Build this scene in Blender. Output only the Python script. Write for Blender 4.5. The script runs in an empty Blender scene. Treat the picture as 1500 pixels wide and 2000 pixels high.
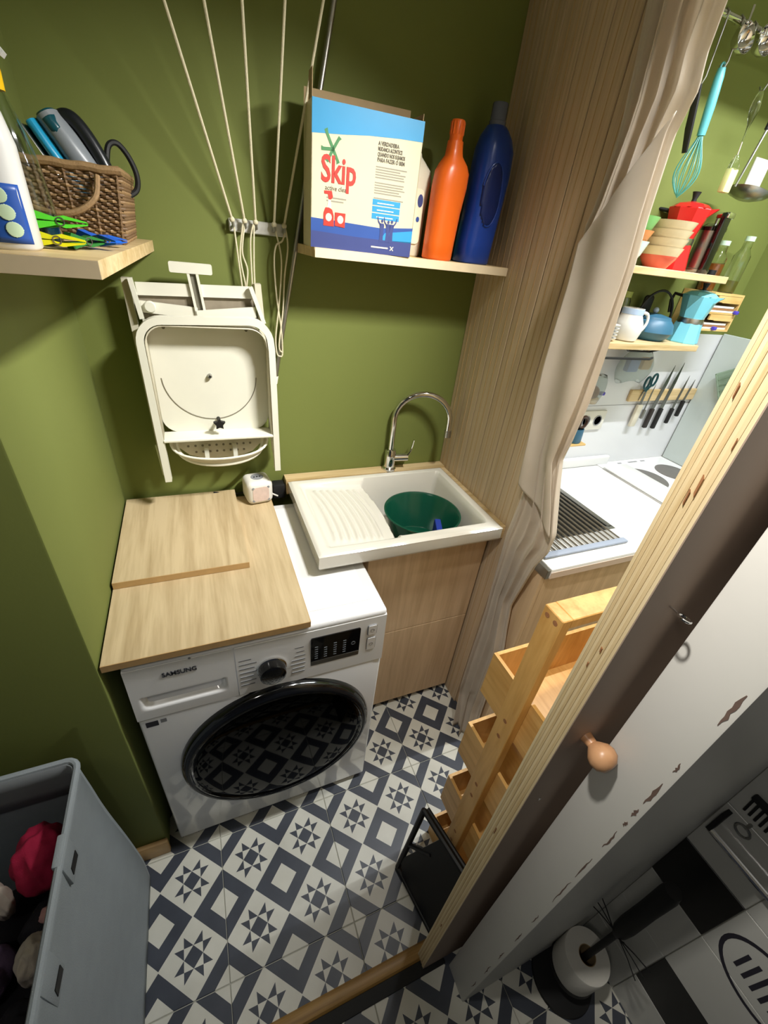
import bpy, bmesh, math, random
from mathutils import Vector, Matrix
random.seed(7)
scene = bpy.context.scene
COL = scene.collection
PI = math.pi

# ------------------------------------------------------------------ camera
cam_data = bpy.data.cameras.new('camera')
cam = bpy.data.objects.new('camera', cam_data)
COL.objects.link(cam)
CR = [[0.923828942492363, -0.3682631817398172, 0.10450987507503182], [-0.11981124531074772, -0.5374517008291186, -0.8347400402345374], [0.363573033255246, 0.7586355503458401, -0.5406355068239794]]
cam.matrix_world = Matrix(((CR[0][0], -CR[1][0], -CR[2][0], 0.11466), (CR[0][1], -CR[1][1], -CR[2][1], -0.32159),
                           (CR[0][2], -CR[1][2], -CR[2][2], 1.64731), (0, 0, 0, 1)))
cam_data.sensor_fit = 'HORIZONTAL'
cam_data.sensor_width = 36.0
cam_data.lens = 36.0 * 828.31 / 1500.0
cam_data.clip_start = 0.01
scene.camera = cam

# ------------------------------------------------------------------ world, lights, exposure
world = bpy.data.worlds.new('world')
scene.world = world
world.use_nodes = True
wb = world.node_tree.nodes['Background']
wb.inputs[0].default_value = (0.80, 0.86, 1.0, 1)
wb.inputs[1].default_value = 0.03

def area(name, loc, aim, sx, sy, power, color, spread=180):
    d = bpy.data.lights.new(name, 'AREA')
    d.shape = 'RECTANGLE'; d.size = sx; d.size_y = sy
    d.energy = power; d.color = color; d.spread = math.radians(spread)
    o = bpy.data.objects.new(name, d); COL.objects.link(o)
    o.location = loc
    o.rotation_euler = Vector(aim).to_track_quat('-Z', 'Y').to_euler()
    return o
# short tube lamp hanging in an added housing between laundry and kitchen
area('laundry_tube_light', (0.80, 0.20, 2.18), (-0.46, 0.40, -0.79), 0.26, 0.008, 8.4, (1.0, 0.985, 0.955), 88)
# small ceiling spot inside the laundry, just past the door
area('laundry_spot_light', (0.02, -0.07, 2.32), (0.68, -0.04, -0.73), 0.05, 0.05, 3.6, (1.0, 0.96, 0.90), 64)
# added fill light on the hall side, behind the camera
area('hall_fill_light', (-0.48, -0.46, 2.32), (0.40, 0.25, -0.88), 0.16, 0.16, 2.8, (1.0, 0.95, 0.88), 170)
# lamp over the kitchen worktop, inside an added channel
area('kitchen_tube_light', (1.55, 0.28, 2.27), (0.0, 0.0, -1.0), 0.9, 0.012, 26.0, (0.93, 0.97, 1.0), 180)

vs = scene.view_settings
vs.view_transform = 'Standard'
try: vs.look = 'None'
except Exception: pass
vs.gamma = 1.0
vs.use_curve_mapping = False
vs.exposure = 0.0

# ------------------------------------------------------------------ materials
def lin(h):
    h = h.lstrip('#')
    v = [int(h[i:i+2], 16) / 255 for i in (0, 2, 4)]
    return tuple(x / 12.92 if x <= .04045 else ((x + .055) / 1.055) ** 2.4 for x in v) + (1.0,)

def _new(name):
    m = bpy.data.materials.new(name); m.use_nodes = True
    nt = m.node_tree
    return m, nt, nt.nodes['Principled BSDF']

def _n(nt, t, **kw):
    n = nt.nodes.new(t)
    for k, v in kw.items(): setattr(n, k, v)
    return n

def _mixcol(nt, fac, c1, c2):
    n = _n(nt, 'ShaderNodeMix', data_type='RGBA')
    nt.links.new(fac, n.inputs[0])
    for i, c in ((6, c1), (7, c2)):
        if hasattr(c, 'links'): nt.links.new(c, n.inputs[i])
        else: n.inputs[i].default_value = c
    return n.outputs[2]

def plain(name, c, rough=.5, metal=0., var=.12, scale=30., bump=0., bscale=200., trans=0., ior=1.45, coat=0., emit=0., alpha=1., spec=.5):
    """principled with a soft noise variation in colour and fine relief"""
    m, nt, b = _new(name)
    col = lin(c)
    tc = _n(nt, 'ShaderNodeTexCoord')
    no = _n(nt, 'ShaderNodeTexNoise'); no.inputs['Scale'].default_value = scale; no.inputs['Detail'].default_value = 3
    nt.links.new(tc.outputs['Object'], no.inputs['Vector'])
    dark = tuple(x * (1 - var) for x in col[:3]) + (1,)
    lite = tuple(min(1, x * (1 + var)) for x in col[:3]) + (1,)
    nt.links.new(_mixcol(nt, no.outputs[0], dark, lite), b.inputs['Base Color'])
    b.inputs['Roughness'].default_value = rough
    b.inputs['Metallic'].default_value = metal
    b.inputs['Transmission Weight'].default_value = trans
    b.inputs['IOR'].default_value = ior
    b.inputs['Coat Weight'].default_value = coat
    b.inputs['Specular IOR Level'].default_value = spec
    b.inputs['Alpha'].default_value = alpha
    if bump:
        n2 = _n(nt, 'ShaderNodeTexNoise'); n2.inputs['Scale'].default_value = bscale; n2.inputs['Detail'].default_value = 4
        nt.links.new(tc.outputs['Object'], n2.inputs['Vector'])
        bp = _n(nt, 'ShaderNodeBump'); bp.inputs['Strength'].default_value = bump; bp.inputs['Distance'].default_value = .002
        nt.links.new(n2.outputs[0], bp.inputs['Height']); nt.links.new(bp.outputs[0], b.inputs['Normal'])
    if emit:
        b.inputs['Emission Color'].default_value = col; b.inputs['Emission Strength'].default_value = emit
    return m

def wood(name, c1, c2, grain=(1, 1, 18), rough=.5, scale=2.2, streak=.6, bump=.08):
    """grain: scale of each axis, the long axis of the grain has the smallest number"""
    m, nt, b = _new(name)
    tc = _n(nt, 'ShaderNodeTexCoord')
    mp = _n(nt, 'ShaderNodeMapping'); mp.inputs['Scale'].default_value = grain
    nt.links.new(tc.outputs['Object'], mp.inputs[0])
    n1 = _n(nt, 'ShaderNodeTexNoise'); n1.inputs['Scale'].default_value = scale; n1.inputs['Detail'].default_value = 6; n1.inputs['Distortion'].default_value = .7
    n2 = _n(nt, 'ShaderNodeTexNoise'); n2.inputs['Scale'].default_value = scale * 5; n2.inputs['Detail'].default_value = 3
    for n in (n1, n2): nt.links.new(mp.outputs[0], n.inputs['Vector'])
    ad = _n(nt, 'ShaderNodeMath', operation='MULTIPLY_ADD'); ad.inputs[1].default_value = .35
    nt.links.new(n2.outputs[0], ad.inputs[0]); nt.links.new(n1.outputs[0], ad.inputs[2])
    rp = _n(nt, 'ShaderNodeValToRGB')
    e = rp.color_ramp.elements
    e[0].position = .42; e[0].color = lin(c2); e[1].position = .42 + .45 * (1.2 - streak) + .12; e[1].color = lin(c1)
    nt.links.new(ad.outputs[0], rp.inputs[0]); nt.links.new(rp.outputs[0], b.inputs['Base Color'])
    b.inputs['Roughness'].default_value = rough
    bp = _n(nt, 'ShaderNodeBump'); bp.inputs['Strength'].default_value = bump; bp.inputs['Distance'].default_value = .001
    nt.links.new(n2.outputs[0], bp.inputs['Height']); nt.links.new(bp.outputs[0], b.inputs['Normal'])
    return m

class X:
    """tiny arithmetic on node sockets"""
    def __init__(s, nt, sock): s.nt = nt; s.s = sock
    def op(s, o, *a):
        n = _n(s.nt, 'ShaderNodeMath', operation=o)
        for i, v in enumerate((s,) + a):
            if isinstance(v, X): s.nt.links.new(v.s, n.inputs[i])
            else: n.inputs[i].default_value = v
        return X(s.nt, n.outputs[0])
    def __add__(s, o): return s.op('ADD', o)
    def __sub__(s, o): return s.op('SUBTRACT', o)
    def __mul__(s, o): return s.op('MULTIPLY', o)
    def __lt__(s, o): return s.op('LESS_THAN', o)
    def __gt__(s, o): return s.op('GREATER_THAN', o)
    def abs(s): return s.op('ABSOLUTE')
    def rsub(s, v): return s.op('MULTIPLY_ADD', -1.0, v)      # v - s
    def max(s, o): return s.op('MAXIMUM', o)

Q = 0.0843                                   # a quarter of a floor tile
def floor_tile_material():
    m, nt, b = _new('patterned_cement_tile')
    tc = _n(nt, 'ShaderNodeTexCoord'); sp = _n(nt, 'ShaderNodeSeparateXYZ')
    nt.links.new(tc.outputs['Object'], sp.inputs[0])
    u = X(nt, sp.outputs[0]) * (1 / Q); v = X(nt, sp.outputs[1]) * (1 / Q)
    da = (u.abs() - 1.0).abs().rsub(1.0); db = (v.abs() - 1.0).abs().rsub(1.0)
    man = da + db
    frame = (man < .985) * (man > .45)
    ea = da.rsub(1.0); eb = db.rsub(1.0)
    p = ea + eb; r = (ea - eb).abs(); c = .278
    star = (p < c).max((r < c) * (r > (p - 2 * c).abs()))
    dark = frame.max((man > 1.0) * star)
    no = _n(nt, 'ShaderNodeTexNoise'); no.inputs['Scale'].default_value = 14; no.inputs['Detail'].default_value = 5
    geo = _n(nt, 'ShaderNodeNewGeometry'); nt.links.new(geo.outputs['Position'], no.inputs['Vector'])
    white = _mixcol(nt, no.outputs[0], lin('#c9c6b8'), lin('#e6e4d8'))
    slate = _mixcol(nt, no.outputs[0], lin('#33363f'), lin('#4d525d'))
    nt.links.new(_mixcol(nt, dark.s, white, slate), b.inputs['Base Color'])
    b.inputs['Roughness'].default_value = .38
    return m

M = {}
M['green'] = plain('olive_green_paint', '#70793a', .75, var=.05, scale=3, bump=.05, bscale=160)
M['white_paint'] = plain('white_gloss_paint', '#dcdad2', .45, var=.05, scale=6, bump=.05, bscale=60)
M['ceiling'] = plain('ceiling_paint', '#c9c7bf', .8, var=.04, scale=4)
M['grout'] = plain('cement_grout', '#b4b2a6', .85, var=.15, scale=60)
M['tile'] = floor_tile_material()
M['oak_y'] = wood('oak_laminate_board', '#cbb690', '#a9926c', (16, 1.1, 16), .45, 2.0)
M['oak_z'] = wood('oak_laminate_front', '#dfc29c', '#c6a780', (14, 14, .9), .5, 2.0)
M['oak_x'] = wood('oak_shelf_board', '#d6bd90', '#b0945f', (1.1, 16, 16), .5, 2.0)
M['panel'] = wood('fluted_oak_panel', '#cdb697', '#b49c7c', (60, 60, .8), .55, 2.0, bump=.25)
M['edge'] = plain('oak_edge_band', '#c39f6c', .5, var=.1, scale=60)
M['bamboo'] = wood('bamboo', '#dcae68', '#bf8c46', (10, 10, 1.2), .4, 3.0)
M['bamboo_y'] = wood('bamboo_lengthwise', '#e0b26c', '#c4914a', (10, 1.2, 10), .4, 3.0)
M['beech'] = wood('beech_knob_wood', '#d6a377', '#c08a5e', (12, 2, 12), .35, 3)
M['ply'] = wood('plywood_ply', '#e6d3ab', '#d6be90', (30, 30, 1), .6, 3, bump=.3)
M['ply_dark'] = wood('plywood_cross_ply', '#dcc497', '#c6a978', (40, 40, 2), .7, 4, bump=.4)
M['brown_paint'] = plain('taupe_brown_paint', '#a28d7c', .55, var=.06, scale=8)
M['threshold'] = wood('threshold_wood', '#b18a4d', '#8a6530', (1, 20, 20), .4, 3)
M['black_matt'] = plain('matt_black', '#151515', .6, var=.2, scale=40)
M['black_gloss'] = plain('gloss_black_plastic', '#0b0b0d', .12, var=.1, coat=.6)
M['white_enamel'] = plain('white_enamel', '#e6e6e6', .18, var=.02, scale=5, coat=.4)
M['white_panel'] = plain('washer_front_enamel', '#eeeeed', .16, var=.02, scale=5, coat=.5)
M['white_plastic'] = plain('white_plastic', '#e3e0d6', .4, var=.04, scale=20)
M['ceramic'] = plain('white_ceramic', '#e4e0d4', .1, var=.02, scale=6, coat=.7)
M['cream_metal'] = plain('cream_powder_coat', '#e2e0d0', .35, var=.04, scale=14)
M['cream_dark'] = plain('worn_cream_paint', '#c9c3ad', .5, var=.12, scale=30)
M['chrome'] = plain('chrome', '#d9d9d9', .08, metal=1., var=.03)
M['steel'] = plain('brushed_steel', '#a9a8a4', .3, metal=1., var=.08, scale=90)
M['alu'] = plain('aluminium', '#bdbcb6', .35, metal=1., var=.06, scale=60)
M['rope'] = plain('cotton_rope', '#d8cfb0', .8, var=.15, scale=300, bump=.5, bscale=600)
M['glass'] = plain('clear_glass', '#f4fbf7', .03, var=.0, trans=1., ior=1.45)
# ------------------------------------------------------------------ geometry helpers
def BM(): return bmesh.new()

def box(bm, lo, hi):
    r = bmesh.ops.create_cube(bm, size=1.0)
    c = [(a + b) / 2 for a, b in zip(lo, hi)]; s = [abs(b - a) for a, b in zip(lo, hi)]
    for v in r['verts']: v.co = Vector((c[0] + v.co.x * s[0], c[1] + v.co.y * s[1], c[2] + v.co.z * s[2]))
    return r['verts']

def rbox(bm, lo, hi, r=.004, seg=2):
    vs = box(bm, lo, hi)
    es = list({e for v in vs for e in v.link_edges})
    bmesh.ops.bevel(bm, geom=es, offset=r, segments=seg, affect='EDGES', profile=.5)

def prism(bm, pts, axis, a, b):
    """extrude a 2-D polygon along an axis (0,1,2) from a to b; pts are the two other coordinates in order"""
    def mk(p, t):
        l = list(p); l.insert(axis, t); return bm.verts.new(l)
    A = [mk(p, a) for p in pts]; B = [mk(p, b) for p in pts]
    n = len(pts)
    fs = [bm.faces.new(A), bm.faces.new(B)]
    for i in range(n): fs.append(bm.faces.new((A[i], A[(i + 1) % n], B[(i + 1) % n], B[i])))
    bmesh.ops.recalc_face_normals(bm, faces=fs)
    return A + B

def rrect(x0, z0, x1, z1, r, n=5):
    out = []
    for cx, cz, a0 in ((x1 - r, z1 - r, 0), (x0 + r, z1 - r, 90), (x0 + r, z0 + r, 180), (x1 - r, z0 + r, 270)):
        for i in range(n + 1):
            a = math.radians(a0 + 90 * i / n); out.append((cx + r * math.cos(a), cz + r * math.sin(a)))
    return out

def tube(bm, pts, r, n=8, closed=False, cap=True, flat=None):
    """tube along a path; r a number or list; flat=(sx, sy) squashes the section"""
    pts = [Vector(p) for p in pts]; m = len(pts)
    rings = []; prev = None
    for i, p in enumerate(pts):
        if closed: t = pts[(i + 1) % m] - pts[i - 1]
        else: t = pts[min(i + 1, m - 1)] - pts[max(i - 1, 0)]
        t.normalize()
        if prev is None:
            up = Vector((0, 0, 1)) if abs(t.z) < .9 else Vector((1, 0, 0))
            x = t.cross(up).normalized()
        else:
            x = (prev - t * prev.dot(t)).normalized()
        prev = x; y = t.cross(x)
        rr = r[i] if isinstance(r, (list, tuple)) else r
        fx, fy = flat or (1, 1)
        rings.append([bm.verts.new(p + x * math.cos(2 * PI * k / n) * rr * fx + y * math.sin(2 * PI * k / n) * rr * fy) for k in range(n)])
    fs = []
    for i in range(m if closed else m - 1):
        A, B = rings[i], rings[(i + 1) % m]
        for k in range(n): fs.append(bm.faces.new((A[k], A[(k + 1) % n], B[(k + 1) % n], B[k])))
    if cap and not closed: fs += [bm.faces.new(rings[0]), bm.faces.new(rings[-1])]
    bmesh.ops.recalc_face_normals(bm, faces=fs)

def cyl(bm, a, b, r, n=16, r2=None): tube(bm, [a, b], [r, r if r2 is None else r2], n)

def lathe(bm, prof, c=(0, 0, 0), n=28, sx=1., sy=1., axis='z', closed=False):
    """profile of (radius, height); capped where the ends leave the axis open"""
    rings = []
    def put(x, y, z):
        if axis == 'z': co = (c[0] + x, c[1] + y, c[2] + z)
        elif axis == 'y': co = (c[0] + x, c[1] + z, c[2] + y)
        else: co = (c[0] + z, c[1] + x, c[2] + y)
        return bm.verts.new(co)
    for r, z in prof:
        rings.append([put(r * sx * math.cos(2 * PI * k / n), r * sy * math.sin(2 * PI * k / n), z) for k in range(n)])
    fs = []
    m = len(rings)
    for i in range(m if closed else m - 1):
        A, B = rings[i], rings[(i + 1) % m]
        for k in range(n): fs.append(bm.faces.new((A[k], A[(k + 1) % n], B[(k + 1) % n], B[k])))
    if not closed: fs += [bm.faces.new(rings[0]), bm.faces.new(rings[-1])]
    bmesh.ops.recalc_face_normals(bm, faces=fs)

def ball(bm, c, r, s=(1, 1, 1), n=16):
    rr = bmesh.ops.create_uvsphere(bm, u_segments=n, v_segments=max(6, n * 2 // 3), radius=r)
    for v in rr['verts']: v.co = Vector((c[0] + v.co.x * s[0], c[1] + v.co.y * s[1], c[2] + v.co.z * s[2]))
    return rr['verts']

def grid(bm, nu, nv, f, closed_u=False):
    g = [[bm.verts.new(f(i / (nu if closed_u else nu - 1), j / (nv - 1))) for j in range(nv)] for i in range(nu)]
    fs = []
    for i in range(nu if closed_u else nu - 1):
        for j in range(nv - 1):
            fs.append(bm.faces.new((g[i][j], g[(i + 1) % nu][j], g[(i + 1) % nu][j + 1], g[i][j + 1])))
    return g, fs

def smooth(a, b, x):
    t = max(0., min(1., (x - a) / (b - a))); return t * t * (3 - 2 * t)

def lerp(tab, z):
    """piecewise linear lookup in a table of (z, value) sorted by falling z"""
    if z >= tab[0][0]: return tab[0][1]
    for (z0, v0), (z1, v1) in zip(tab, tab[1:]):
        if z >= z1: return v1 + (v0 - v1) * (z - z1) / (z0 - z1)
    return tab[-1][1]

def spline(pts, n=6):
    """Catmull-Rom through the points"""
    P = [Vector(p) for p in pts]; out = []
    for i in range(len(P) - 1):
        a, b, c, d = P[max(i - 1, 0)], P[i], P[i + 1], P[min(i + 2, len(P) - 1)]
        for k in range(n):
            t = k / n
            out.append(.5 * ((2 * b) + (c - a) * t + (2 * a - 5 * b + 4 * c - d) * t * t + (3 * b - a - 3 * c + d) * t ** 3))
    out.append(P[-1]); return out

ORG = {}
def obj(name, bm, mat, parent=None, local=False, sm=35, solid=0.):
    """one mesh object; coordinates are in world space unless local"""
    if parent is not None and not local:
        o = ORG.get(parent.name, Vector((0, 0, 0)))
        bmesh.ops.translate(bm, vec=-o, verts=bm.verts)
    me = bpy.data.meshes.new(name); bm.to_mesh(me); bm.free()
    if isinstance(mat, str): mat = M[mat]
    me.materials.append(mat)
    if sm:
        for p in me.polygons: p.use_smooth = True
        try: me.set_sharp_from_angle(angle=math.radians(sm))
        except Exception: pass
    ob = bpy.data.objects.new(name, me); COL.objects.link(ob)
    if parent is not None:
        ob.parent = parent; ORG[ob.name] = ORG.get(parent.name, Vector((0, 0, 0)))
    if solid:
        md = ob.modifiers.new('thickness', 'SOLIDIFY'); md.thickness = solid; md.offset = 0
    return ob

def tag(o, label, cat=None, group=None):
    o['label'] = label
    if cat: o['category'] = cat
    if group: o['group'] = group
    return o

def thing(name, label, cat, loc=(0, 0, 0), rot=(0, 0, 0), group=None):
    o = bpy.data.objects.new(name, None); COL.objects.link(o)
    o.empty_display_size = .03; o.location = loc; o.rotation_euler = rot
    ORG[o.name] = Vector(loc)
    return tag(o, label, cat, group)

def struct(name, bm, mat, parent=None, sm=35):
    o = obj(name, bm, mat, parent, sm=sm)
    if parent is None: o['kind'] = 'structure'
    return o

def text(name, s, size, mat, parent, loc, rot, depth=.0006, width=None, bold=0., local=False):
    """flat lettering turned into a mesh part"""
    cu = bpy.data.curves.new(name, 'FONT'); cu.body = s; cu.size = size; cu.extrude = depth; cu.offset = bold
    cu.align_x = 'LEFT'; cu.resolution_u = 3
    to = bpy.data.objects.new(name + '_tmp', cu); COL.objects.link(to)
    dg = bpy.context.evaluated_depsgraph_get(); dg.update()
    me = bpy.data.meshes.new_from_object(to.evaluated_get(dg))
    bpy.data.objects.remove(to); bpy.data.curves.remove(cu)
    bm = BM(); bm.from_mesh(me); bpy.data.meshes.remove(me)
    if width and bm.verts:
        w = max(v.co.x for v in bm.verts) - min(v.co.x for v in bm.verts)
        for v in bm.verts: v.co.x *= width / w
    from mathutils import Euler
    mt = Matrix.Translation(loc) @ Euler(rot).to_matrix().to_4x4()
    bmesh.ops.transform(bm, matrix=mt, verts=bm.verts)
    return obj(name, bm, mat, parent, local=local, sm=0)

def copy_tree(src, parent=None):
    c = src.copy(); COL.objects.link(c); c.parent = parent
    for ch in src.children: copy_tree(ch, c)
    return c

# ------------------------------------------------------------------ the room
ZC = 2.45
# floor: a mortar bed with every patterned tile as a piece of its own
bm = BM(); box(bm, (-1.3, -1.6, -.06), (2.3, 1.1, -.003))
floor = struct('floor', bm, 'grout')
bm = BM(); h = 2 * Q - .0011
rbox(bm, (-h, -h, -.012), (h, h, 0), .0012, 1)
tile_mesh = None
for i in range(-3, 6):
    for j in range(-5, 3):
        cx, cy = (4 * i + 2) * Q, (4 * j + 2) * Q
        if cx > 2.2 or cx < -1.2 or cy < -1.5: continue
        if tile_mesh is None:
            t = obj('floor_tile', bm, 'tile', floor, local=True, sm=0); tile_mesh = t.data
        else:
            t = bpy.data.objects.new('floor_tile', tile_mesh); COL.objects.link(t); t.parent = floor
        t.location = (cx, cy, 0)

bm = BM(); box(bm, (-.145, 1.0, 0), (.99, 1.06, ZC)); struct('wall_back', bm, 'green')
bm = BM(); rbox(bm, (-1.3, .362, 0), (-.145, 1.06, ZC), .004, 2); struct('wall_left', bm, 'green')
bm = BM(); box(bm, (-1.3, -.15, 0), (-.85, .362, ZC)); struct('wall_far_left', bm, 'green')
bm = BM(); rbox(bm, (-.6, .348, 0), (-.141, .362, .072), .003, 2); struct('baseboard_left', bm, 'edge')
# front wall with the door opening; its right reveal is the white jamb
bm = BM()
rbox(bm, (.552, -.245, 0), (2.2, -.172, ZC), .003, 2)
wf = struct('wall_front', bm, 'white_paint')
bm = BM(); box(bm, (-1.3, -.235, 0), (-.62, -.15, ZC)); box(bm, (-.62, -.235, 2.10), (.552, -.172, ZC)); obj('lintel', bm, 'white_paint', wf)
M['chip'] = plain('bare_chipped_wood', '#6e5a50', .8, var=.3, scale=120)
random.seed(3)
for z0, ln, wd in ((1.30, .05, .006), (1.19, .018, .003), (1.13, .05, .005), (1.08, .02, .004), (1.05, .012, .004), (1.0, .05, .003), (.90, .07, .0022), (.80, .09, .002),
                   (.66, .04, .0018), (.55, .05, .0022), (.42, .05, .002), (.30, .06, .002), (.16, .05, .002)):
    bm = BM(); n = 7; a = []; b2 = []
    for k in range(n + 1):
        t = k / n; z = z0 - ln / 2 + ln * t
        w = wd * math.sin(PI * min(max(t, .06), .94)) * random.uniform(.5, 1.)
        yy = -.2375 + random.uniform(-.001, .001)
        a.append((yy - w * .5, z)); b2.append((yy + w * .5, z))
    prism(bm, a + b2[::-1], 0, .5512, .5523); obj('paint_chip', bm, 'chip', wf)
# fluted oak wall panel, plank by plank
bm = BM(); box(bm, (.975, .52, 0), (.992, 1.0, ZC)); pn = struct('wall_panel', bm, 'panel')
ys = [1.0, .925, .846, .766, .687, .608, .52]
for a, b2 in zip(ys, ys[1:]):
    bm = BM(); rbox(bm, (.965, b2 + .001, 0), (.976, a - .001, ZC), .0018, 1)
    obj('plank', bm, 'panel', pn)
    nf = 3
    for k in range(1, nf):                                            # shallow flutes between the joints
        yy = b2 + (a - b2) * k / nf
        bm = BM(); box(bm, (.9642, yy - .0006, 0), (.9652, yy + .0006, ZC)); obj('flute', bm, M['edge'], pn)
# kitchen walls
bm = BM(); box(bm, (.992, .9, 0), (2.21, .96, ZC)); struct('wall_kitchen_back', bm, 'green')
bm = BM(); box(bm, (2.15, -.17, 0), (2.21, .9, ZC)); struct('wall_kitchen_right', bm, 'green')
# bathroom wall with large black and white tiles
M['bath_white'] = plain('white_wall_tile', '#bdbdb6', .25, var=.06, scale=10)
M['bath_black'] = plain('black_wall_tile', '#0c0c0c', .35, var=.2, scale=40)
bm = BM(); box(bm, (.961, -1.6, 0), (1.0, -.245, ZC)); bw = struct('wall_bathroom', bm, 'grout')
zr = [0, .152, .312, .482, .648, .81, .97, 1.13]
cols = [(-.245, -.370), (-.370, -.600), (-.600, -.83), (-.83, -1.06), (-1.06, -1.29)]
for ci, (a, b2) in enumerate(cols):
    for ri in range(len(zr) - 1):
        black = (ri + 2 * ci) % 4 == 3
        bm = BM(); rbox(bm, (.955, b2 + .0008, zr[ri] + .0008), (.962, a - .0008, zr[ri + 1] - .0008), .001, 1)
        obj('wall_tile', bm, 'bath_black' if black else 'bath_white', bw)
# an oval with bars printed on the tiles
M['ink'] = plain('dark_print', '#26242e', .5, var=.2, scale=60)
pr = BM()
def on_wall(bm, pts): prism(bm, pts, 0, .9543, .9552)
cy0, cz0, ry, rz = -.470, .545, .088, .082
def oval(t, k): 
    y, z = ry * k * math.cos(t), rz * k * math.sin(t)
    return (cy0 + y * .94 - z * .34, cz0 + y * .34 + z * .94)
for k in range(40):
    t0, t1 = 2 * PI * k / 40, 2 * PI * (k + 1) / 40
    on_wall(pr, [oval(t0, 1.), oval(t1, 1.), oval(t1, .91), oval(t0, .91)])
for k in range(7):
    y = cy0 + .052 - k * .017; w = .036 - .0016 * abs(k - 3) ** 1.6
    on_wall(pr, [(y, cz0 - w), (y - .007, cz0 - w), (y - .007, cz0 + w), (y, cz0 + w)])
obj('tile_print', pr, 'ink', bw)
bm = BM(); box(bm, (-1.3, -1.6, ZC), (2.21, 1.06, ZC + .05)); struct('ceiling', bm, 'ceiling')
# threshold
bm = BM(); prism(bm, [(-.137, 0), (-.103, 0), (-.108, .006), (-.120, .009), (-.132, .006)], 0, -.62, .53); t1 = struct('trim_1', bm, 'threshold')
bm = BM(); rbox(bm, (-.62, -.166, 0), (.545, -.137, .004), .001, 1); t2 = struct('trim_2', bm, 'black_matt')
# ------------------------------------------------------------------ washing machine
wm = thing('washing_machine', 'white front-loading washing machine with a large black round door', 'washing machine', (.19, .64, 0))
x0, x1, yf, yb = -.112, .492, .365, .925
bm = BM(); rbox(bm, (x0, yf + .012, .022), (x1, yb, .826), .006, 2); obj('body', bm, 'white_enamel', wm)
for fx in (x0 + .05, x1 - .05):
    for fy in (yf + .06, yb - .05):
        bm = BM(); cyl(bm, (fx, fy, 0), (fx, fy, .024), .022, 14); obj('foot', bm, 'black_matt', wm)
# top with a raised border and a slightly sunken field
bm = BM(); rbox(bm, (x0, yf + .004, .824), (x1, yb, .848), .009, 3); top = obj('top_panel', bm, 'white_enamel', wm)
bm = BM(); rbox(bm, (x0 + .028, yf + .05, .8478), (x1 - .032, yb - .03, .8492), .0008, 1); obj('top_field', bm, M['white_panel'], top)
# lower front panel
bm = BM(); rbox(bm, (x0 + .001, yf, .024), (x1 - .001, yf + .014, .659), .006, 3); obj('front_panel', bm, 'white_panel', wm)
# control panel, leaning back a little at the top
def slab(bm, xa, xb, prof):
    prism(bm, [(p[0], p[1]) for p in prof], 0, xa, xb)
bm = BM(); slab(bm, .1125, x1 - .001, [(yf - .002, .663), (yf + .016, .663), (yf + .02, .832), (yf + .012, .838), (yf + .003, .830)]); cp = obj('control_panel', bm, 'white_panel', wm)
bm = BM()
# detergent drawer with a scooped grip
xa, xb = x0 + .001, .1105
def face_y(z): return yf - .002 + .005 * smooth(.663, .83, z)
def drawer(u, v):
    x = xa + (xb - xa) * u; z = .663 + .173 * v
    s = smooth(xa + .016, xa + .04, x) * (1 - smooth(xb - .045, xb - .022, x))
    d = .022 * s * smooth(.694, .712, z) * (1 - smooth(.735, .741, z))
    y = face_y(z) + d
    if v > .985: y += .012
    return (x, y, z)
grid(bm, 60, 50, drawer); 
box(bm, (xa + .001, yf + .026, .664), (xb - .001, yf + .034, .832))
obj('detergent_drawer', bm, 'white_panel', wm, sm=50)
dk = obj('dial_ring', (lambda b: (lathe(b, [(.036, 0), (.036, -.004), (.033, -.006)], (.193, face_y(.737), .737), 36, axis='y'), b)[1])(BM()), 'chrome', cp)
bm = BM(); lathe(bm, [(.033, 0), (.033, -.012), (.031, -.024), (.026, -.027), (.0, -.028)], (.193, face_y(.737) - .002, .737), 36, axis='y'); obj('program_dial', bm, 'black_gloss', cp)
bm = BM(); prism(bm, rrect(.290, .704, .420, .806, .004), 1, yf - .0005, yf + .006); ds = obj('display', bm, 'black_gloss', cp)
bm = BM(); prism(bm, rrect(.2905, .7045, .4195, .720, .002), 1, yf - .0012, yf - .0003); obj('display_strip', bm, 'steel', ds)
M['led'] = plain('display_mark', '#70757a', .4, var=.1)
for gx, n in ((.300, 6), (.324, 5), (.349, 6), (.374, 6)):
    for k in range(n):
        bm = BM(); box(bm, (gx, yf - .0014, .729 + k * .0085), (gx + .008, yf - .0004, .7312 + k * .0085)); obj('display_text', bm, 'led', ds)
bm = BM(); lathe(bm, [(.006, 0), (.006, -.0008), (.0042, -.0008), (.0042, 0)], (.402, yf - .0004, .755), 18, axis='y'); obj('display_icon', bm, 'led', ds)
M['grey_line'] = plain('grey_outline', '#8b8b8d', .5)
for z0, z1, nm in ((.770, .806, 'power_button'), (.712, .760, 'start_button')):
    bm = BM(); prism(bm, rrect(.440, z0, .466, z1, .005), 1, yf - .0004, yf + .004); b_ = obj(nm, bm, 'grey_line', cp)
    bm = BM(); prism(bm, rrect(.4415, z0 + .0015, .4645, z1 - .0015, .004), 1, yf - .0016, yf); c_ = obj('button_face', bm, 'white_panel', b_)
    zc = (z0 + z1) / 2
    bm = BM(); lathe(bm, [(.0055, 0), (.0055, -.0006), (.0042, -.0006), (.0042, 0)], (.453, yf - .0014, zc), 18, axis='y'); obj('button_symbol', bm, 'grey_line', b_)
M['print_grey'] = plain('grey_print', '#8d8f92', .6, var=.1)
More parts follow.
